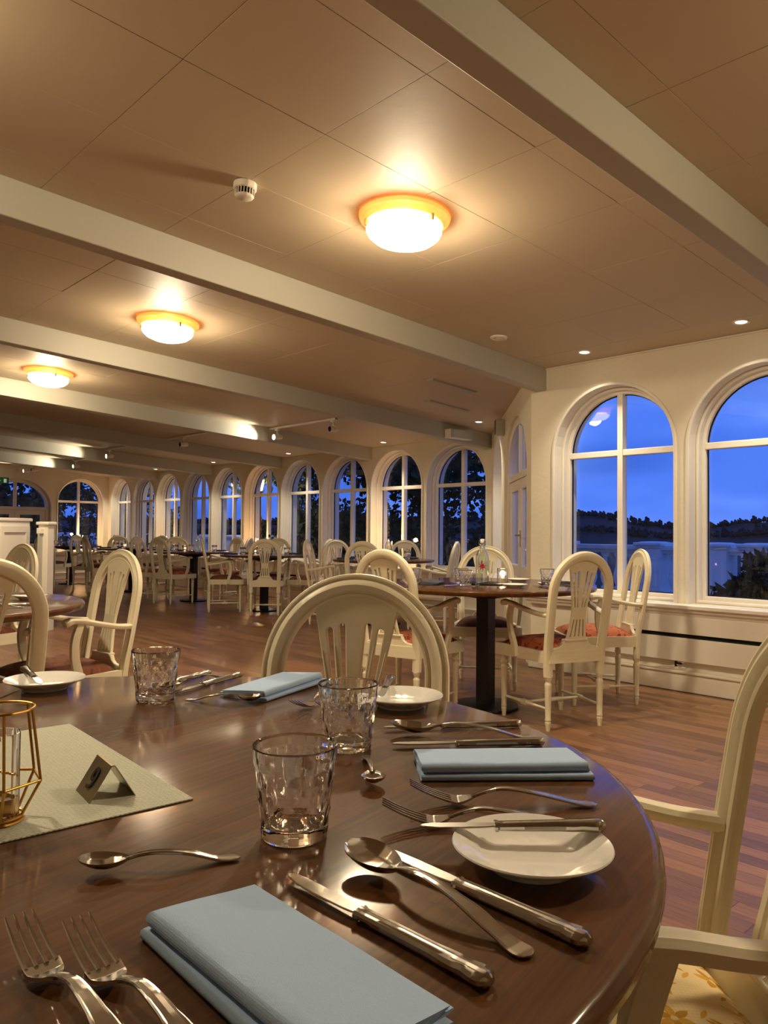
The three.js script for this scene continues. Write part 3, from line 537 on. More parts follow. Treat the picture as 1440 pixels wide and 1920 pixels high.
// ------------------------------------------------------------------ tables
const topUV = (g) => { g = clean(g); const p = g.attributes.position, uv = g.attributes.uv; for (let i = 0; i < p.count; i++) uv.setXY(i, p.getX(i), p.getZ(i)); return g; };
const tableTop = (R) => topUV(lathe([[0, .71], [R - .02, .71], [R - .006, .7145], [R - .001, .721], [R, .728], [R - .001, .734], [R - .005, .7385], [R - .012, .74], [0, .74]], 96, .9));
function roundTable(x, z, R, label, turn = 0) {
  const o = thing('round_table', label, 'table', [x, 0, z], turn, 'round dark wood pedestal tables');
  part(o, 'table_top', tableTop(R), M.table);
  part(o, 'pedestal', rbox(.085, .66, .085, .006, 0, .345, 0), M.black);
  part(o, 'base_plate', lathe([[0, .003], [.195, .003], [.2, .01], [.195, .018], [.06, .028], [0, .03]], 40), M.darkmetal);
  for (let k = 0; k < 2; k++) { const s = extrude(shape([[-.3, .7095], [.3, .7095], [.3, .69], [.07, .655], [-.07, .655], [-.3, .69]]), .05, .004).translate(0, 0, -.025); const m = part(o, 'bearer', clean(s), M.black); m.rotation.y = k * Math.PI / 2; if (k) m.scale.y = 1; }
  return o;
}
const TC = [.3544, -.9697];
roundTable(TC[0], TC[1], .70, 'round polished brown table in the foreground laid for dinner', .22);
roundTable(3.644, -3.03, .65, 'round dark table with the star bottle in front of the corner', .1);
roundTable(6.0, -6.5, .58, 'dark round table, second along the window row', .3);
roundTable(5.8, -8.6, .58, 'dark round table, third along the window row', .3);
roundTable(5.77, -10.42, .58, 'dark round table, fourth along the window row', .3);
roundTable(5.84, -12.66, .58, 'dark round table, fifth along the window row', .3);
roundTable(5.7, -15.1, .58, 'dark round table before the end wall window', .3);
roundTable(.68, -3.6, .70, 'round dark table cut by the left picture edge', .4);
roundTable(.62, -5.5, .70, 'round table hidden behind the left chairs', .4);

// ------------------------------------------------------------------ tableware
const TT = .7402;
const handleProf = [[-1, -.25], [-.8, -.6], [0, -.75], [.8, -.6], [1, -.25], [1, .35], [.82, .75], [.62, .5], [0, .62], [-.62, .5], [-.82, .75], [-1, .35]];
const bell = (t, w0, w1) => { // width along a handle from neck (0) to end (1)
  const k = t < .55 ? w0 + (w1 * .66 - w0) * Math.pow(t / .55, 1.5) : t < .74 ? w1 * .66 + w1 * .16 * Math.sin((t - .55) / .19 * Math.PI) + w1 * .08 * (t - .55) / .19 : t < .9 ? w1 * (.74 + .26 * Math.sin((t - .74) / .16 * Math.PI / 2)) : w1 * Math.sqrt(Math.max(.02, 1 - ((t - .9) / .1) ** 2));
  return k;
};
// cutlery lies along +x: working end at -L/2, handle end at +L/2, base at y = 0
const cut = {};
{
  const handle = (pts, w0, w1, th0, th1) => { const p = spline(pts, 40); return sweep(p, handleProf, V(0, 1, 0), { crease: .7, scale: (t) => [bell(t, w0, w1), (th0 + (th1 - th0) * t) * (t > .97 ? .6 : 1)] }); };
  const bowl = (x0, L, w, y0, depth, tipUp) => { // spoon bowl from x0 (tip) to x0+L (neck)
    const n = 20, m = 14, pos = [], idx = [];
    for (const side of [0, 1]) for (let i = 0; i <= n; i++) for (let j = 0; j <= m; j++) {
      const t = i / n, a = j / m * 2 - 1, hw = w * Math.pow(Math.max(0, Math.sin(Math.PI * Math.pow(t, .86))), .62) * (1 - .12 * t), rim = y0 + tipUp * Math.pow(1 - t, 1.6) + .003 * t;
      const e = Math.max(0, 1 - Math.abs(a) ** 2.2) * Math.pow(Math.max(0, Math.sin(Math.PI * t)), .7);
      pos.push(x0 + L * t, rim - depth * e - (side ? .0014 : 0), a * hw);
    }
    const S = (n + 1) * (m + 1); for (const side of [0, 1]) for (let i = 0; i < n; i++) for (let j = 0; j < m; j++) { const a = side * S + i * (m + 1) + j, b = a + m + 1; side ? idx.push(a, b, a + 1, a + 1, b, b + 1) : idx.push(a, a + 1, b, a + 1, b + 1, b); }
    const edge = (a, b) => idx.push(a, b, a + S, b, b + S, a + S); for (let i = 0; i < n; i++) { edge(i * (m + 1), (i + 1) * (m + 1)); edge((i + 1) * (m + 1) + m, i * (m + 1) + m); }
    const g = new THREE.BufferGeometry(); g.setAttribute('position', new THREE.Float32BufferAttribute(pos, 3)); g.setIndex(idx); return toCreasedNormals(mergeVertices(g, 1e-6), .9);
  };
  const spoon = (L, bl, w) => { const k = L / .21, x0 = -L / 2; return { bowl: bowl(x0, bl, w, .0115 * k + .002, .0105 * k + .0005, .008 * k), handle: handle([[x0 + bl - .004, .0125 * k + .002, 0], [x0 + bl + .012 * k, .0165 * k + .002, 0], [x0 + bl + .035 * k, .019 * k + .001, 0], [x0 + bl + .08 * k, .013 * k + .001, 0], [L / 2 - .02, .003, 0], [L / 2, .0022, 0]], .0022 * k + .0006, .0092 * k, .0024, .0018) }; };
  cut.spoon = spoon(.212, .068, .0225); cut.teaspoon = spoon(.142, .045, .0155);
  // fork
  const hy = (x) => { const t = (x + .105) / .07; return .0035 + .022 * Math.pow(Math.max(0, 1 - t), 1.7) + (t > .75 ? .006 * (t - .75) / .25 : 0); };
  const tine = (z0, z1) => sweep(Array.from({ length: 12 }, (_, i) => { const t = i / 11, x = -.105 + .046 * t; return V(x, hy(x), z0 + (z1 - z0) * t); }), circ(.0017, 6, .0013), V(0, 1, 0), { scale: (t) => [.45 + .6 * Math.min(1, t * 2.2), .7 + .4 * t] });
  const palm = (() => { const n = 10, m = 8, pos = [], idx = []; for (const s of [0, 1]) for (let i = 0; i <= n; i++) for (let j = 0; j <= m; j++) { const t = i / n, x = -.0605 + .0275 * t, a = j / m * 2 - 1, hw = .0125 * Math.pow(1 - t ** 2.4 * .80, 1); pos.push(x, hy(x) + .0012 - s * .0026 - .0016 * (1 - a * a) * (1 - t), a * hw); } const S = (n + 1) * (m + 1); for (const s of [0, 1]) for (let i = 0; i < n; i++) for (let j = 0; j < m; j++) { const a = s * S + i * (m + 1) + j, b = a + m + 1; s ? idx.push(a, b, a + 1, a + 1, b, b + 1) : idx.push(a, a + 1, b, a + 1, b + 1, b); } const e = (a, b) => idx.push(a, b, a + S, b, b + S, a + S); for (let i = 0; i < n; i++) { e(i * (m + 1), (i + 1) * (m + 1)); e((i + 1) * (m + 1) + m, i * (m + 1) + m); } for (let j = 0; j < m; j++) { e(j + 1, j); e(n * (m + 1) + j, n * (m + 1) + j + 1); } const g = new THREE.BufferGeometry(); g.setAttribute('position', new THREE.Float32BufferAttribute(pos, 3)); g.setIndex(idx); return toCreasedNormals(g, .9); })();
  cut.fork = { tines: [-1.5, -.5, .5, 1.5].map((k) => tine(k * .0064, k * .0068)), head: palm, handle: handle([[-.036, hy(-.036), 0], [-.022, .0145, 0], [-.002, .019, 0], [.04, .0135, 0], [.085, .0035, 0], [.105, .0024, 0]], .0026, .0092, .0024, .0018) };
  // knives
  const blade = (L, bl, w) => { const pts = [], x0 = -L / 2; pts.push([x0 + bl, -w * .45], [x0 + bl, w * .55], [x0 + bl * .8, w * .62], [x0 + bl * .4, w * .66], [x0 + bl * .14, w * .62], [x0 + bl * .04, w * .42], [x0, w * .02], [x0 + bl * .05, -w * .32], [x0 + bl * .2, -w * .62], [x0 + bl * .5, -w * .74], [x0 + bl * .85, -w * .62]); return extrude(shape(pts), .0018, .0007).rotateX(-Math.PI / 2).translate(0, .0055, 0); };
  const khandle = (L, bl) => { const x0 = -L / 2 + bl; return sweep(spline([[x0 - .002, .0056, 0], [x0 + .03, .0056, 0], [L / 2 - .03, .0056, 0], [L / 2, .0056, 0]], 44), [[-1, -.3], [-.75, -.85], [0, -1], [.75, -.85], [1, -.3], [1, .3], [.78, .85], [.55, .62], [.36, .92], [0, 1.02], [-.36, .92], [-.55, .62], [-.78, .85], [-1, .3]], V(0, 1, 0), { crease: .8, scale: (t) => [(t < .035 ? .0078 : Math.max(.0066, bell(t, .0064, .0096))) * (t > .99 ? .5 : t > .96 ? .85 : 1), (t < .035 ? .0044 : .0036 + .0018 * t) * (t > .99 ? .45 : t > .96 ? .8 : 1)] }); };
  cut.knife = { blade: blade(.222, .094, .0105), handle: khandle(.222, .094) };
  cut.butter = { blade: blade(.178, .074, .0095), handle: khandle(.178, .074) };
}
// lay an item between two table points a (working end) and b (handle end)
function cutlery(kind, a, b, label, group, y = TT, roll = 0) {
  const nm = { spoon: 'dinner_spoon', teaspoon: 'teaspoon', fork: 'dinner_fork', knife: 'table_knife', butter: 'butter_knife' }[kind], cat = { spoon: 'spoon', teaspoon: 'spoon', fork: 'fork', knife: 'knife', butter: 'knife' }[kind];
  const o = thing(nm, label, cat, [(a[0] + b[0]) / 2, y, (a[1] + b[1]) / 2], Math.atan2(-(b[1] - a[1]), b[0] - a[0]), group), c = cut[kind];
  if (c.blade) { part(o, 'blade', c.blade, M.steel); } if (c.bowl) part(o, 'bowl', c.bowl, M.steel); if (c.head) { part(o, 'fork_head', c.head, M.steel); for (const g of c.tines) part(o, 'tine', g, M.steel); }
  part(o, 'handle', c.handle, M.steel); if (roll) o.rotation.z = roll; return o;
}
// foreground settings
cutlery('knife', [.404, -.557], [.411, -.335], 'table knife nearest the large blue napkin');
cutlery('spoon', [.472, -.552], [.462, -.340], 'large dinner spoon between the two foreground knives');
cutlery('knife', [.502, -.541], [.505, -.319], 'table knife between the large spoon and the white plate');
cutlery('fork', [.194, -.598], [.197, -.388], 'fork at the lower left corner of the picture');
cutlery('fork', [.223, -.566], [.229, -.356], 'fork lying beside the large blue napkin at lower left');
cutlery('teaspoon', [.272, -.690], [.398, -.623], 'teaspoon lying in front of the table number and mat');
cutlery('knife', [.812, -.876], [.998, -.757], 'farthest knife of the right place setting');
cutlery('spoon', [.806, -.850], [.950, -.702], 'spoon between the two knives of the right setting');
cutlery('knife', [.758, -.801], [.936, -.668], 'knife lying just behind the rolled blue napkin');
cutlery('fork', [.618, -.622], [.772, -.480], 'fork lying just in front of the blue napkin at right');
cutlery('fork', [.553, -.597], [.706, -.454], 'fork partly under the knife on the nearest plate');
cutlery('teaspoon', [.617, -.680], [.703, -.793], 'teaspoon pointing at viewer right of the middle tumbler');
cutlery('butter', [.538, -.528], [.668, -.406], 'butter knife resting across the nearest white plate', null, .7585, .02);
cutlery('knife', [.690, -1.315], [.886, -1.40], 'knife of the far setting nearest its blue napkin');
cutlery('spoon', [.672, -1.338], [.862, -1.427], 'spoon beside the far left tumbler');
cutlery('knife', [.648, -1.372], [.850, -1.462], 'hindmost knife of the far place setting');
cutlery('teaspoon', [.778, -1.162], [.690, -1.262], 'teaspoon lying in front of the far blue napkin');
cutlery('fork', [.768, -1.050], [.958, -1.140], 'fork of far setting behind the middle tumbler');
cutlery('fork', [.795, -1.012], [.985, -1.100], 'second fork of far setting behind the middle tumbler');
cutlery('butter', [.905, -.985], [1.035, -1.098], 'butter knife on plate before the facing chair', null, .7585, .02);
cutlery('fork', [.448, -1.418], [.31, -1.575], 'fork at the left edge behind the gold holder');
cutlery('butter', [.507, -1.468], [.533, -1.640], 'butter knife across the far left plate', null, .7585, .02);

// plates
const plateGeo = lathe([[0, .004], [.036, .004], [.037, 0], [.041, 0], [.043, .004], [.052, .009], [.066, .0155], [.0725, .0185], [.0735, .0198], [.0728, .021], [.066, .0182], [.054, .0125], [.046, .0085], [.040, .007], [.022, .0068], [0, .0066]], 64, .8);
function plate(x, z, label, group, s = 1) { const o = thing('side_plate', label, 'plate', [x, TT, z], 0, group); part(o, 'dish', plateGeo, M.china); o.scale.setScalar(s); return o; }
plate(.592, -.436, 'white side plate nearest the viewer with a knife across it');
plate(.955, -.985, 'white side plate in front of the facing chair');
plate(.537, -1.535, 'white side plate at the far left of the foreground table');

// tumblers with cut diamonds
function tumblerGeo(amp, N = 11) {
  const n = 132, rows = 46, pos = [], idx = [], H = .092, R0 = .0325, R1 = .0432, base = .013; const prof = (y) => R0 + (R1 - R0) * Math.pow(y / H, .9);
  const ring = (f) => { const k = pos.length / 3; for (let i = 0; i < n; i++) { const a = i / n * 6.283185, [r, y] = f(i / n); pos.push(r * Math.cos(a), y, r * Math.sin(a)); } return k; };
  const ks = []; ks.push(ring(() => [.0005, .0015]), ring(() => [.026, .001]), ring(() => [R0 - .003, 0]), ring(() => [R0 - .0008, .001]));
  for (let j = 0; j <= rows; j++) { const y = .003 + (H - .004) * j / rows; ks.push(ring((u) => { const v = (y - .012) / (H - .026); let d = 0; if (v > 0 && v < 1) { const p = (u * N + v * 2) % 1, q = (u * N - v * 2 + 10) % 1, e = Math.min(1, Math.min(v, 1 - v) * 7); d = -amp * e * (1 - (Math.abs(p - .5) + Math.abs(q - .5))); } return [prof(y) + d, y]; })); }
  ks.push(ring(() => [R1 - .0008, H]), ring(() => [R1 - .0022, H - .0004]));
  for (let j = 0; j <= 14; j++) { const y = H - .002 - (H - base - .004) * j / 14; ks.push(ring(() => [prof(y) - .0016 - amp, y])); }
  ks.push(ring(() => [R0 - .0068, base + .0004]), ring(() => [R0 - .012, base]), ring(() => [.0005, base + .001]));
  for (let r = 0; r < ks.length - 1; r++) for (let i = 0; i < n; i++) { const a = ks[r] + i, b = ks[r] + (i + 1) % n, c = ks[r + 1] + i, d = ks[r + 1] + (i + 1) % n; idx.push(a, c, b, b, c, d); }
  const g = new THREE.BufferGeometry(); g.setAttribute('position', new THREE.Float32BufferAttribute(pos, 3)); g.setIndex(idx); return toCreasedNormals(outward(g), .22);
}
const tumA = tumblerGeo(.0023, 10), tumSimple = lathe([[0, .001], [.03, 0], [.0325, .002], [.034, .02], [.0375, .05], [.0432, .091], [.0428, .092], [.0415, .0915], [.036, .05], [.0315, .016], [0, .013]], 24, .6);
function tumbler(x, z, label, group, detail = true, y = TT) { const o = thing('glass_tumbler', label, 'glass', [x, y, z], x * 7, group); part(o, 'glass_body', detail ? tumA : tumSimple, M.glass); return o; }
tumbler(.468, -.635, 'clear cut-glass tumbler nearest the viewer');
tumbler(.712, -.842, 'clear cut-glass tumbler in the middle of the foreground table');
tumbler(.646, -1.297, 'clear cut-glass tumbler at the far left of foreground table');

// napkins: two folded layers, rounded fold along the near long edge
function napkinGeo(w, L, y0, sag, seed, r = .0036) {
  const t = .0011, p = []; const outer = [], inner = [];
  for (let i = 0; i <= 10; i++) { const a = -Math.PI / 2 + i / 10 * Math.PI; outer.push([w / 2 - r + r * Math.cos(a), y0 + r + r * Math.sin(a)]); inner.push([w / 2 - r + (r - t) * Math.cos(a), y0 + r + (r - t) * Math.sin(a)]); }
  const prof = [[-w / 2, y0], ...outer, [-w / 2 + .004, y0 + 2 * r - sag], [-w / 2 + .004, y0 + 2 * r - t - sag], ...inner.reverse(), [-w / 2, y0 + t]];
  const fine = []; for (let i = 0; i < prof.length; i++) { const a = prof[i], b = prof[(i + 1) % prof.length], d = Math.hypot(b[0] - a[0], b[1] - a[1]), k = Math.max(1, Math.round(d / .012)); for (let q = 0; q < k; q++) fine.push([a[0] + (b[0] - a[0]) * q / k, a[1] + (b[1] - a[1]) * q / k]); }
  const path = Array.from({ length: 25 }, (_, i) => V(-L / 2 + L * i / 24, 0, 0));
  let g = sweep(path, fine.map(([a, b]) => [a, b]), V(0, 1, 0), { crease: .7 }); const q = g.attributes.position;
  for (let i = 0; i < q.count; i++) { const x = q.getX(i), z = q.getZ(i), y = q.getY(i), k = Math.max(0, (y - y0)) / (2 * r); q.setY(i, y + k * .0016 * (vnoise(x * 30 + seed, z * 30, seed) - .5)); q.setX(i, x + (Math.abs(x) > L / 2 - .001 ? .003 * (vnoise(z * 22, y * 300, seed + 3) - .5) : 0)); }
  g.computeVertexNormals(); return toCreasedNormals(g, .7);
}
function napkin(cx, cz, turn, label, mat = M.napkin, w = .105, L = .215, y = TT, group) {
  const o = thing('folded_napkin', label, 'napkin', [cx, y, cz], turn, group);
  part(o, 'lower_fold', napkinGeo(w, L, .0003, .001, 5), mat); const u = part(o, 'upper_fold', napkinGeo(w - .006, L - .005, .0078, .0065, 9, .0055), mat); u.position.set(.002, 0, .004); u.rotation.y = .025; return o;
}
// fold (local +z... the near long edge) faces the side given by turn
napkin(.314, -.437, Math.PI / 2 - .03, 'large light blue folded napkin at the bottom of the picture', M.napkin, .105, .225);
napkin(.800, -.640, Math.atan2(-.71, .84) + Math.PI, 'light blue folded napkin of the right place setting');
napkin(.872, -1.248, Math.atan2(.36, .93) + Math.PI, 'light blue folded napkin in front of the facing chair');

// woven mat
{
  const wv = tex(256, 256, (u, v) => { const a = Math.sin(u * 6.2832 * 16 + Math.sin(v * 6.2832 * 8) * .9), b = Math.sin(v * 6.2832 * 32); return [clampB(128 + 70 * a * (b > 0 ? 1 : -1) + 30 * b)]; }, false, [12, 12]);
  const wc = tex(256, 256, (u, v) => { const a = Math.sin(u * 6.2832 * 16 + Math.sin(v * 6.2832 * 8) * .9), b = Math.sin(v * 6.2832 * 32), k = a * (b > 0 ? 1 : -1) * 9 + (vnoise(u * 40, v * 40, 3, 40, 40) - .5) * 10; return [clampB(206 + k), clampB(208 + k), clampB(190 + k)]; }, true, [12, 12]);
  const o = thing('woven_placemat', 'pale grey-green woven mat under the table number', 'placemat', [.302, TT, -1.02], -.055);
  part(o, 'mat', topUV(rbox(.31, .0018, .432, .0008, 0, .0009, 0, 1)), std({ map: wc, bumpMap: wv, bumpScale: .0016, roughness: .9 }));
}
// table number
const font = await new FontLoader().loadAsync('fonts/droid/droid_sans_bold.typeface.json');
{
  const o = thing('table_number_sign', 'bent metal tent sign with the number 9 on the mat', 'sign', [.378, TT + .0019, -.879], -.12);
  const h = .038, hw = .026, t = .0011, k = Math.hypot(h, hw), s = extrude(shape([[-hw, 0], [-hw + t * 1.2, 0], [-.0016, h - t * 1.4], [.0016, h - t * 1.4], [hw - t * 1.2, 0], [hw, 0], [.0022, h - .0006], [0, h], [-.0022, h - .0006]]), .056, .0003).translate(0, 0, -.028);
  part(o, 'plate', s, M.brushed);
  const g = new TextGeometry('9', { font, size: .0255, depth: .0008, curveSegments: 8 }); g.center(); g.rotateY(-Math.PI / 2); g.rotateZ(0);
  const d = part(o, 'numeral', g, M.black); d.userData.label = 'black numeral 9'; const ang = Math.atan2(hw, h); d.position.set(-hw / 2 - .0016, h / 2 + .0011, .002); d.rotation.z = -ang;
}
// gold candle holder with glass
M.thinGlass = phys({ color: '#ffffff', transmission: 1, thickness: .002, ior: 1.5, roughness: 0 });
const cupGeo = (r, h, w = .0016) => lathe([[0, .0005], [r - .001, .0005], [r, .002], [r, h], [r - w / 2, h + .0006], [r - w, h], [r - w, .006], [0, .005]], 40, .6);
M.wax = std({ color: '#e9e0c8', roughness: .6 });
M.flame = std({ color: '#ffd9a0', emissive: new THREE.Color().setRGB(1, .62, .22), emissiveIntensity: 3.5 });
const flameGeo = lathe([[0, 0], [.003, .002], [.0042, .006], [.0032, .012], [.001, .018], [0, .02]], 10);
{
  const o = thing('geometric_candle_holder', 'gold wire candle holder with clear glass at left edge of mat', 'candle holder', [.258, TT + .0019, -.866], .35);
  part(o, 'base_disc', lathe([[0, 0], [.0245, 0], [.026, .0015], [.0245, .003], [0, .003]], 40), M.gold);
  const hex = (r, y, off = 0) => Array.from({ length: 6 }, (_, i) => [r * Math.cos(i * Math.PI / 3 + off), y, r * Math.sin(i * Math.PI / 3 + off)]);
  const b = hex(.024, .006), m = hex(.043, .042), tp = hex(.033, .116);
  const ringPath = (r, y) => Array.from({ length: 48 }, (_, i) => V(r * Math.cos(i / 48 * 6.28318), y, r * Math.sin(i / 48 * 6.28318)));
  part(o, 'top_ring', sweep(ringPath(.033, .116), circ(.0016, 8), V(0, 1, 0), { closed: true }), M.gold);
  part(o, 'lower_ring', sweep(ringPath(.024, .006), circ(.0016, 8), V(0, 1, 0), { closed: true }), M.gold);
  for (let i = 0; i < 6; i++) { part(o, 'wire', rod(b[i], m[i], .0015), M.gold); part(o, 'wire', rod(m[i], tp[i], .0015), M.gold); part(o, 'wire', rod(m[i], m[(i + 1) % 6], .0015), M.gold); }
  const c = thing('candle_glass', 'clear straight glass standing inside the gold wire holder', 'glass', [.258, TT + .0019 + .0031, -.866]); part(c, 'glass_body', cupGeo(.0205, .088), M.glass);
  const w = thing('tealight_candle', 'small tealight inside the glass of the gold holder', 'candle', [.258, TT + .0019 + .0031 + .0062, -.866]); part(w, 'metal_cup', lathe([[0, 0], [.0178, 0], [.0182, .0005], [.0182, .016], [.0176, .016], [.0174, .001], [0, .001]], 32), M.gold); part(w, 'wax', lathe([[0, .0012], [.0172, .0012], [.0172, .012], [0, .0115]], 24), M.wax); part(w, 'wick', rod([0, .0115, 0], [.0006, .018, 0], .0007, 6), M.black);
}

// ------------------------------------------------------------------ other tables' things
M.bottle = phys({ color: '#eef4f2', transmission: 1, thickness: .004, ior: 1.5, roughness: .02 });
M.starRed = std({ color: '#a3122c', roughness: .5 });
const bottleGeo = lathe([[0, .004], [.02, .001], [.036, 0], [.0385, .003], [.0385, .15], [.037, .168], [.028, .188], [.018, .203], [.0145, .215], [.0145, .232], [.0165, .234], [.0165, .24], [.0125, .241], [.0115, .23], [.0115, .215], [.015, .203], [.025, .187], [.034, .167], [.0355, .15], [.0355, .008], [0, .007]], 40, .5);
const waterGeo = lathe([[0, .0075], [.0352, .0085], [.0352, .13], [0, .13]], 32);
const starGeo = (() => { const p = []; for (let i = 0; i < 16; i++) { const a = i / 16 * 6.28318 + .2, r = i % 2 ? .011 : .031; p.push([r * Math.cos(a), r * Math.sin(a)]); } const g = extrude(shape(p), .0008); const q = g.attributes.position; for (let i = 0; i < q.count; i++) { const x = q.getX(i), R = .0388 + q.getZ(i), a = x / .0388; q.setXYZ(i, R * Math.sin(a), q.getY(i) + .1, R * Math.cos(a)); } g.computeVertexNormals(); return g; })();
function bottle(x, z, turn, label, star) {
  const o = thing('swing_top_bottle', label, 'bottle', [x, TT, z], turn); part(o, 'glass_body', bottleGeo, M.bottle);
  part(o, 'stopper', lathe([[0, .236], [.011, .236], [.0125, .244], [.014, .256], [.011, .263], [0, .265]], 20), star ? M.china : M.darkmetal);
  part(o, 'wire_clip', sweep(spline([[-.016, .222, 0], [-.021, .236, .006], [-.015, .258, .004], [0, .264, 0], [.015, .258, .004], [.021, .236, .006], [.016, .222, 0]], 24), circ(.0012, 6), V(0, 0, 1)), M.steel);
  if (star) part(o, 'star_decal', starGeo, M.starRed); return o;
}
function tealight(x, z, label, y = TT, cd = .06) {
  const o = thing('tealight_glass', label, 'candle', [x, y, z]); part(o, 'glass_cup', cupGeo(.033, .085, .002), M.glass); part(o, 'wax', lathe([[0, .0062], [.0305, .0062], [.0305, .026], [0, .025]], 24), M.wax); const f = part(o, 'flame', flameGeo, M.flame); f.position.set(0, .028, 0);
  const l = new THREE.PointLight(CANDLE, cd, 0, 2); l.position.set(0, .055, 0); l.castShadow = true; o.add(l); return o;
}
// right table (centre 3.644, -3.03)
bottle(3.62, -3.04, -.95 + .1, 'clear swing-top bottle with red star on the right table', true);
tealight(3.74, -2.98, 'lit candle glass beside the star bottle');
{ const o = thing('round_tray', 'dark round slate under the star bottle', 'tray', [3.64, TT, -3.02]); part(o, 'slab', lathe([[0, 0], [.14, 0], [.145, .002], [.145, .005], [.14, .007], [0, .007]], 48), M.darkmetal); }
for (const o of scene.children.filter((c) => c.name === 'swing_top_bottle' || c.name === 'tealight_glass')) o.position.y += .0072;
tumbler(3.26, -3.27, 'cut tumbler at the left side of right table', 'tumblers on the right table');
tumbler(3.40, -2.98, 'cut tumbler in front of the star bottle, left one', 'tumblers on the right table');
tumbler(3.52, -3.12, 'cut tumbler standing behind another left of the star bottle', 'tumblers on the right table');
tumbler(3.93, -2.79, 'cut tumbler at the right side of right table', 'tumblers on the right table');
plate(3.52, -2.72, 'white side plate at the near edge of right table');
plate(3.95, -3.02, 'dark-rimmed side plate behind the candle on right table');
napkin(3.36, -3.2, .5, 'grey napkin at left of right table', M.greyNapkin, .105, .2);
napkin(4.06, -2.78, 1.3, 'grey napkin behind the back of the white chair on right table', M.greyNapkin, .105, .2);
cutlery('knife', [3.44, -3.02], [3.24, -2.99], 'knife at the left of right table', null, TT); cutlery('fork', [3.36, -2.86], [3.22, -2.72], 'fork at near left edge of right table');
cutlery('knife', [3.70, -2.72], [3.60, -2.53], 'knife right of the plate on right table'); cutlery('spoon', [3.78, -2.74], [3.70, -2.55], 'spoon right of the plate on right table'); cutlery('knife', [3.88, -2.70], [3.86, -2.49], 'knife near the white chair back on right table');
// left table (centre .68, -3.6)
plate(1.16, -3.52, 'white side plate on the left table behind the cut chair');
cutlery('butter', [1.06, -3.60], [1.17, -3.49], 'knife resting on the left table plate', null, .7585, .02);
cutlery('knife', [.90, -3.36], [1.07, -3.24], 'knife at the near edge of left table'); cutlery('spoon', [.86, -3.30], [1.02, -3.16], 'spoon at the near edge of left table'); cutlery('fork', [.94, -3.62], [1.11, -3.74], 'fork behind plate on left table'); cutlery('knife', [.86, -3.72], [1.03, -3.86], 'knife behind plate on left table');
napkin(.9, -3.5, .6, 'blue napkin on the left table', M.napkin);
// far tables
const far = [[6.0, -6.5, 'second'], [5.8, -8.6, 'third'], [5.77, -10.42, 'fourth'], [5.84, -12.66, 'fifth'], [5.7, -15.1, 'last']];
const SIDE = [[2.15, 'viewer side'], [0, 'window side'], [-1.57, 'end wall side'], [3.7, 'room side']];
far.forEach(([x, z, n], i) => {
  for (const [a, w] of SIDE) {
    tumbler(x + .3 * Math.cos(a + .38), z + .3 * Math.sin(a + .38), `small clear tumbler on the ${n} window-row table, ${w}`, `tumblers on the ${n} table`, false);
    napkin(x + .44 * Math.cos(a), z + .44 * Math.sin(a), -a, `dark folded napkin on the ${n} window-row table, ${w}`, M.greyNapkin, .1, .18, TT, `napkins on the ${n} table`);
  }
  if (i < 4) bottle(x + .05, z + .03, .6, `clear swing-top bottle on the ${n} table of the window row`, i === 3);
  if (i < 4) tealight(x - .1, z - .08, `candle glass on the ${n} table of the window row`, TT, .05);
});

// candelabra on the window sills
const armY = .34;
function candelabra(pos, turn, n, label) {
  const o = thing('candelabra', label, 'candelabra', pos, turn, 'candle stands on the sills');
  part(o, 'foot', lathe([[0, 0], [.05, 0], [.052, .004], [.03, .012], [.012, .018], [.008, .03], [.007, .19], [.012, .2], [.007, .21], [0, .214]], 24), M.darkmetal);
  const w = .05;
  for (let i = 0; i < n; i++) { const x = (i - (n - 1) / 2) * w * 1.2; if (Math.abs(x) > .001) part(o, 'arm', sweep(spline([[0, .15, 0], [x * .6, .135, 0], [x, .16, 0], [x, .2, 0]], 16), circ(.005, 6), V(0, 0, 1)), M.darkmetal); part(o, 'candle', lathe([[0, .2], [.011, .2], [.011, .215], [.0085, .217], [.0085, .315], [0, .317]], 14), M.wax); const c = o.children[o.children.length - 1]; c.position.x = x; const f = part(o, 'flame', flameGeo, M.flame); f.scale.setScalar(1.6); f.position.set(x, .318, 0); }
  const l = new THREE.PointLight(CANDLE, .3 * n, 0, 2); l.position.set(0, .36, .03); l.castShadow = true; l.shadow.radius = 1.5; o.add(l); return o;
}
candelabra([XB - .052, SILL, bWin[1] + ZE - .04], -Math.PI / 2, 2, 'two-candle stand on the sill of the second window');
candelabra([XB - .052, SILL, bWin[4] + ZE - .02], -Math.PI / 2, 2, 'two-candle stand on the sill of the fifth window');
candelabra([XB - .052, SILL, bWin[7] + ZE + .05], -Math.PI / 2, 1, 'single candle stand on the sill of the eighth window');
candelabra([6.47, SILL, ZE + .052], 0, 3, 'three-candle stand on the end wall sill');

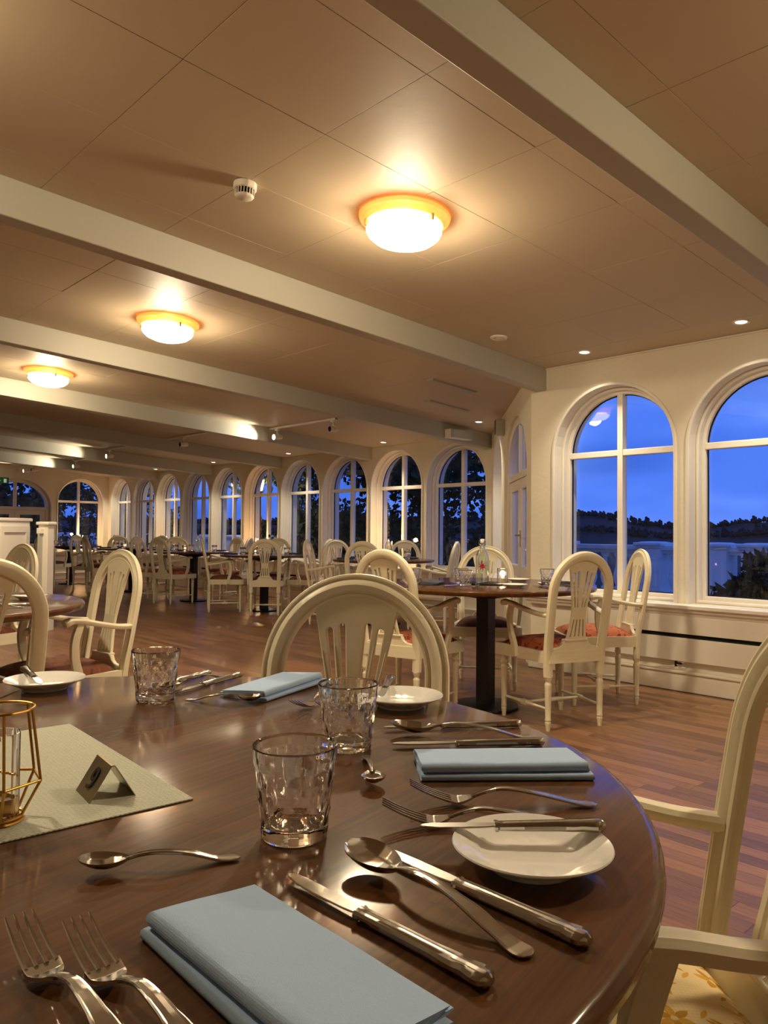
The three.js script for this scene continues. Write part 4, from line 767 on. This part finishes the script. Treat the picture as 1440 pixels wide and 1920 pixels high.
// sideboard and post at left
{
  const o = thing('panelled_sideboard', 'cream panelled sideboard at left edge behind the tables', 'sideboard', [2.16, 0, -8.55], .62);
  part(o, 'body', rbox(1.5, 1.13, .42, .006, 0, .565, 0), M.trim); part(o, 'top', rbox(1.54, .035, .46, .008, 0, 1.148, 0), M.trim);
  for (const k of [-1, 0, 1]) { const d = part(o, 'door', extrude(shape([[k * .49 - .235, .1], [k * .49 + .235, .1], [k * .49 + .235, 1.08], [k * .49 - .235, 1.08]], [[[k * .49 - .17, .17], [k * .49 - .17, 1.01], [k * .49 + .17, 1.01], [k * .49 + .17, .17]]]), .022, .004).translate(0, 0, .2105), M.trim); part(d, 'knob', new THREE.SphereGeometry(.016, 12, 8).translate(k * .49 + .2, .78, .248), M.brushed); }
  const p = thing('divider_post', 'square cream post with a flat cap beside the sideboard', 'post', [2.88, 0, -8.28], .62);
  part(p, 'shaft', rbox(.11, 1.09, .11, .006, 0, .545, 0), M.trim); part(p, 'cap', rbox(.15, .035, .15, .012, 0, 1.108, 0), M.trim); part(p, 'plinth', rbox(.13, .12, .13, .006, 0, .06, 0), M.trim);
  part(p, 'top_rail', rbox(.06, .06, .05, .006, -.083, 1.03, -.01), M.trim); part(p, 'rail_panel', box(.058, .94, .02, -.083, .53, -.01), M.beam);
}

// ------------------------------------------------------------------ outside
{
  const paving = tex(512, 512, (u, v) => { const n = fbm(u * 10, v * 10, 201, 4, 10, 10) - .5; return [clampB(120 + n * 30), clampB(118 + n * 30), clampB(114 + n * 30)]; }, true, [.4, .4]);
  struct('terrace', 'pale paved terrace outside the windows', 'terrace', boxUV(bb(XL - 12, 13.6, -.35, -.12, -46, 14)), std({ map: paving, roughness: .9 }));
  struct('far_ground', 'dark low ground beyond the balustrade', 'ground', boxUV(bb(13.6, 900, -6.5, -6, -900, 500)), std({ color: '#20241f', roughness: 1 }));
  struct('near_slope', 'dark grass slope beyond the balustrade', 'ground', (() => { const g = extrude(shape([[0, -.12], [10, -6.02], [0, -6.02]]), 60); return g.translate(13.6, 0, -46); })(), std({ color: '#20241f', roughness: 1 }));
  // balustrade
  const o = thing('stone_balustrade', 'white stone balustrade with urn balusters along the terrace edge', 'balustrade', [13, -.12, 0]);
  const z0 = -40, z1 = 4; part(o, 'plinth', rbox(.34, .14, z1 - z0, .01, 0, .07, (z0 + z1) / 2), M.stoneWhite); part(o, 'top_rail', rbox(.32, .09, z1 - z0, .015, 0, .935, (z0 + z1) / 2), M.stoneWhite); part(o, 'under_rail', rbox(.22, .06, z1 - z0, .01, 0, .865, (z0 + z1) / 2), M.stoneWhite);
  const piers = [-3.3, -5.09, -5.75, -6.92, -8.9]; for (let z = -10.9; z > -40; z -= 2) piers.push(z); piers.push(-1.3, .7, 2.7);
  const pg = merge([box(.44, .96, .42, 0, .48, 0), rbox(.5, .05, .48, .012, 0, .955, 0), rbox(.56, .06, .54, .02, 0, 1.0, 0), lathe([[.0001, 1.05], [.22, 1.045], [.30, 1.028]], 4, .2).rotateY(Math.PI / 4), rbox(.46, .5, .28, .01, 0, .5, 0)]), panelG = rbox(.02, .5, .26, .004, -.222, .5, 0);
  for (const z of piers) { const m = part(o, 'pier', pg, M.stoneWhite); m.position.z = z; const q = part(m, 'panel', panelG, M.stoneWhite); }
  const bg = lathe([[.075, .14], [.075, .19], [.05, .2], [.045, .23], [.075, .3], [.088, .37], [.08, .45], [.05, .56], [.04, .66], [.042, .74], [.06, .76], [.06, .78], [.075, .79], [.075, .836]], 16);
  for (let z = z1 - .3; z > z0; z -= .27) { if (piers.some((p) => Math.abs(p - z) < .3)) continue; const m = part(o, 'baluster', bg, M.stoneWhite); m.position.z = z; }
  // hills with conifers
  const prof = [[-40, 8], [0, 8], [20, 6], [32, 5.5], [42, 6.5], [50, 9], [55, 11.5], [58.5, 11.5], [60.3, 9], [62.9, 4.8], [65.4, 4.8], [67, 7], [69.5, 9.5], [80, 9], [120, 9]];
  const hAt = (d) => { for (let i = 0; i < prof.length - 1; i++) if (d <= prof[i + 1][0]) { const t = (d - prof[i][0]) / (prof[i + 1][0] - prof[i][0]); return prof[i][1] + (prof[i + 1][1] - prof[i][1]) * t; } return 7; };
  const n = 320, rows = [[380, -1], [430, .5], [470, 1], [560, .9], [700, -1]], pos = [], idx = []; const spots = [];
  for (let i = 0; i <= n; i++) { const d = -30 + i / n * 140, a = d * Math.PI / 180; for (const [r, k] of rows) { const y = k < 0 ? -6.1 : -6 + (hAt(d) + 6) * k + (vnoise(i * .35, r, 300) - .5) * 1.2; pos.push(r * Math.sin(a), y, -r * Math.cos(a)); if (k > 0) for (let q = 0; q < 10; q++) spots.push([(r + rr(-14, 14)) * Math.sin(a + rr(-.004, .004)), y - .5, -r * Math.cos(a + rr(-.004, .004)), rr(1.5, 3.0) * (rnd() > .95 ? 1.5 : 1)]); } }
  for (let i = 0; i < n; i++) for (let j = 0; j < rows.length - 1; j++) { const a = i * rows.length + j, b = a + rows.length; idx.push(a, a + 1, b, b, a + 1, b + 1); }
  const g = new THREE.BufferGeometry(); g.setAttribute('position', new THREE.Float32BufferAttribute(pos, 3)); g.setIndex(idx); g.computeVertexNormals();
  struct('hills', 'dark wooded hill ridge on the horizon', 'hill', clean(g), std({ color: '#2a2b29', roughness: 1 }));
  const cg = merge([new THREE.IcosahedronGeometry(.44, 0).translate(0, .4, 0), new THREE.IcosahedronGeometry(.32, 0).translate(.1, .68, .05), new THREE.IcosahedronGeometry(.2, 0).translate(-.06, .9, -.04)]);
  const im = new THREE.InstancedMesh(cg, std({ color: '#242623', roughness: 1 }), spots.length); im.name = 'forest'; const mt = new THREE.Matrix4(); spots.forEach(([x, y, z, s], i) => im.setMatrixAt(i, mt.makeScale(s, s * rr(.8, 1.3), s).setPosition(x, y, z))); scene.add(shade(im)); tag(im, 'dark conifer forest along the hill ridge', 'forest', null, 'stuff');
}
function tree(x, z, h, crownR, y0, y1, n, label, name = 'leafy_tree', cat = 'tree') {
  const o = thing(name, label, cat, [x, -.12, z], rnd() * 6);
  part(o, 'trunk', sweep(spline([[0, 0, 0], [.03, h * .25, .02], [-.04, h * .5, 0], [.02, h * .8, .03]], 16), circ(h > 2 ? .13 : .03, 10), V(1, 0, .01), { scale: (t) => [1 - .7 * t, 1 - .7 * t] }), M.bark);
  const clumps = []; for (let i = 0; i < 44; i++) { const a = rnd() * 6.283, r = crownR * Math.sqrt(rnd()) * .95, y = y0 + (y1 - y0) * rnd(); clumps.push([r * Math.cos(a), y, r * Math.sin(a), rr(.22, .42) * crownR]); }
  clumps.slice(0, 12).forEach(([cx, cy, cz]) => part(o, 'branch', sweep(spline([[0, Math.max(Math.min(.6, cy * .5), cy - .9), 0], [cx * .5, cy - .35, cz * .5], [cx, cy, cz]], 8), circ(h > 2 ? .035 : .01, 6), V(.1, 1, .1), { scale: (t) => [1 - .75 * t, 1 - .75 * t] }), M.bark));
  const lg = new THREE.BufferGeometry(); lg.setAttribute('position', new THREE.Float32BufferAttribute([0, 0, 0, .3, .35, .06, 0, 1, 0, -.3, .35, .06], 3)); lg.setAttribute('uv', new THREE.Float32BufferAttribute([0, 0, 1, 0, 1, 1, 0, 1], 2)); lg.setIndex([0, 1, 2, 0, 2, 3]); lg.computeVertexNormals();
  const im = new THREE.InstancedMesh(lg, M.leaf, n), q = new THREE.Quaternion(), e = new THREE.Euler(), mt = new THREE.Matrix4();
  for (let i = 0; i < n; i++) { const c = clumps[i % clumps.length], a = rnd() * 6.283, b = Math.acos(2 * rnd() - 1), r = c[3] * Math.cbrt(rnd()), s = rr(.09, .17); q.setFromEuler(e.set(rnd() * 6, rnd() * 6, rnd() * 6)); im.setMatrixAt(i, mt.compose(V(c[0] + r * Math.sin(b) * Math.cos(a), c[1] + r * Math.cos(b) * .8, c[2] + r * Math.sin(b) * Math.sin(a)), q, V(s, s, s))); }
  im.name = 'foliage'; im.userData.kind = 'stuff'; o.add(shade(im)); return o;
}
tree(10.2, -9.7, 4.4, 1.75, .35, 4.6, 15000, 'dark leafy tree outside the first two windows of the row');
tree(10.75, -14.6, 4.2, 1.3, .35, 4.4, 10000, 'dark leafy tree outside the fourth and fifth windows');
tree(10.2, -22.5, 5, 1.6, .3, 4.5, 6000, 'dark tree beyond the far windows of the row');
tree(6.2, -21.2, 4.6, 1.9, .1, 4.6, 16000, 'dense dark tree outside the end wall window');
tree(4.2, -22.4, 4.8, 2.0, .1, 4.8, 14000, 'dense dark tree outside the end wall door');
tree(9.4, -3.65, .8, .5, .1, .85, 3500, 'dark shrub on the terrace outside the right edge window', 'terrace_shrub', 'shrub');
function lantern(x, y, z, label, cd) {
  const o = thing('street_lantern', label, 'lantern', [x, -.12, z]); y += .12;
  part(o, 'lamp_post', lathe([[0, 0], [.09, 0], [.09, .05], [.05, .12], [.035, .3], [.028, y - .3], [.045, y - .27], [.025, y - .24], [.03, y - .2], [0, y - .19]], 16), M.darkmetal);
  part(o, 'cage', merge([lathe([[.07, y - .2], [.075, y - .19], [.07, y - .18]], 6), lathe([[0, y + .26], [.03, y + .22], [.13, y + .13], [.135, y + .11], [0, y + .12]], 6), ...Array.from({ length: 6 }, (_, i) => rod([.07 * Math.cos(i * 1.0472), y - .19, .07 * Math.sin(i * 1.0472)], [.125 * Math.cos(i * 1.0472), y + .12, .125 * Math.sin(i * 1.0472)], .006, 5))]), M.darkmetal);
  part(o, 'glass_lamp', lathe([[0, y - .16], [.05, y - .15], [.085, y - .02], [.095, y + .08], [0, y + .1]], 16), std({ color: '#fff4d8', emissive: new THREE.Color().setRGB(1, .85, .55), emissiveIntensity: 5 }));
  const l = new THREE.PointLight(WARM, cd, 0, 2); l.position.set(0, y - .03, 0); l.castShadow = true; l.shadow.radius = 3; o.add(l);
}
lantern(9.3, 2.07, -14, 'lit garden lantern outside the fifth window', 5);
lantern(12, 2.42, -19.4, 'lit garden lantern farther away outside the sixth window', 5);

renderer.render(scene, camera);
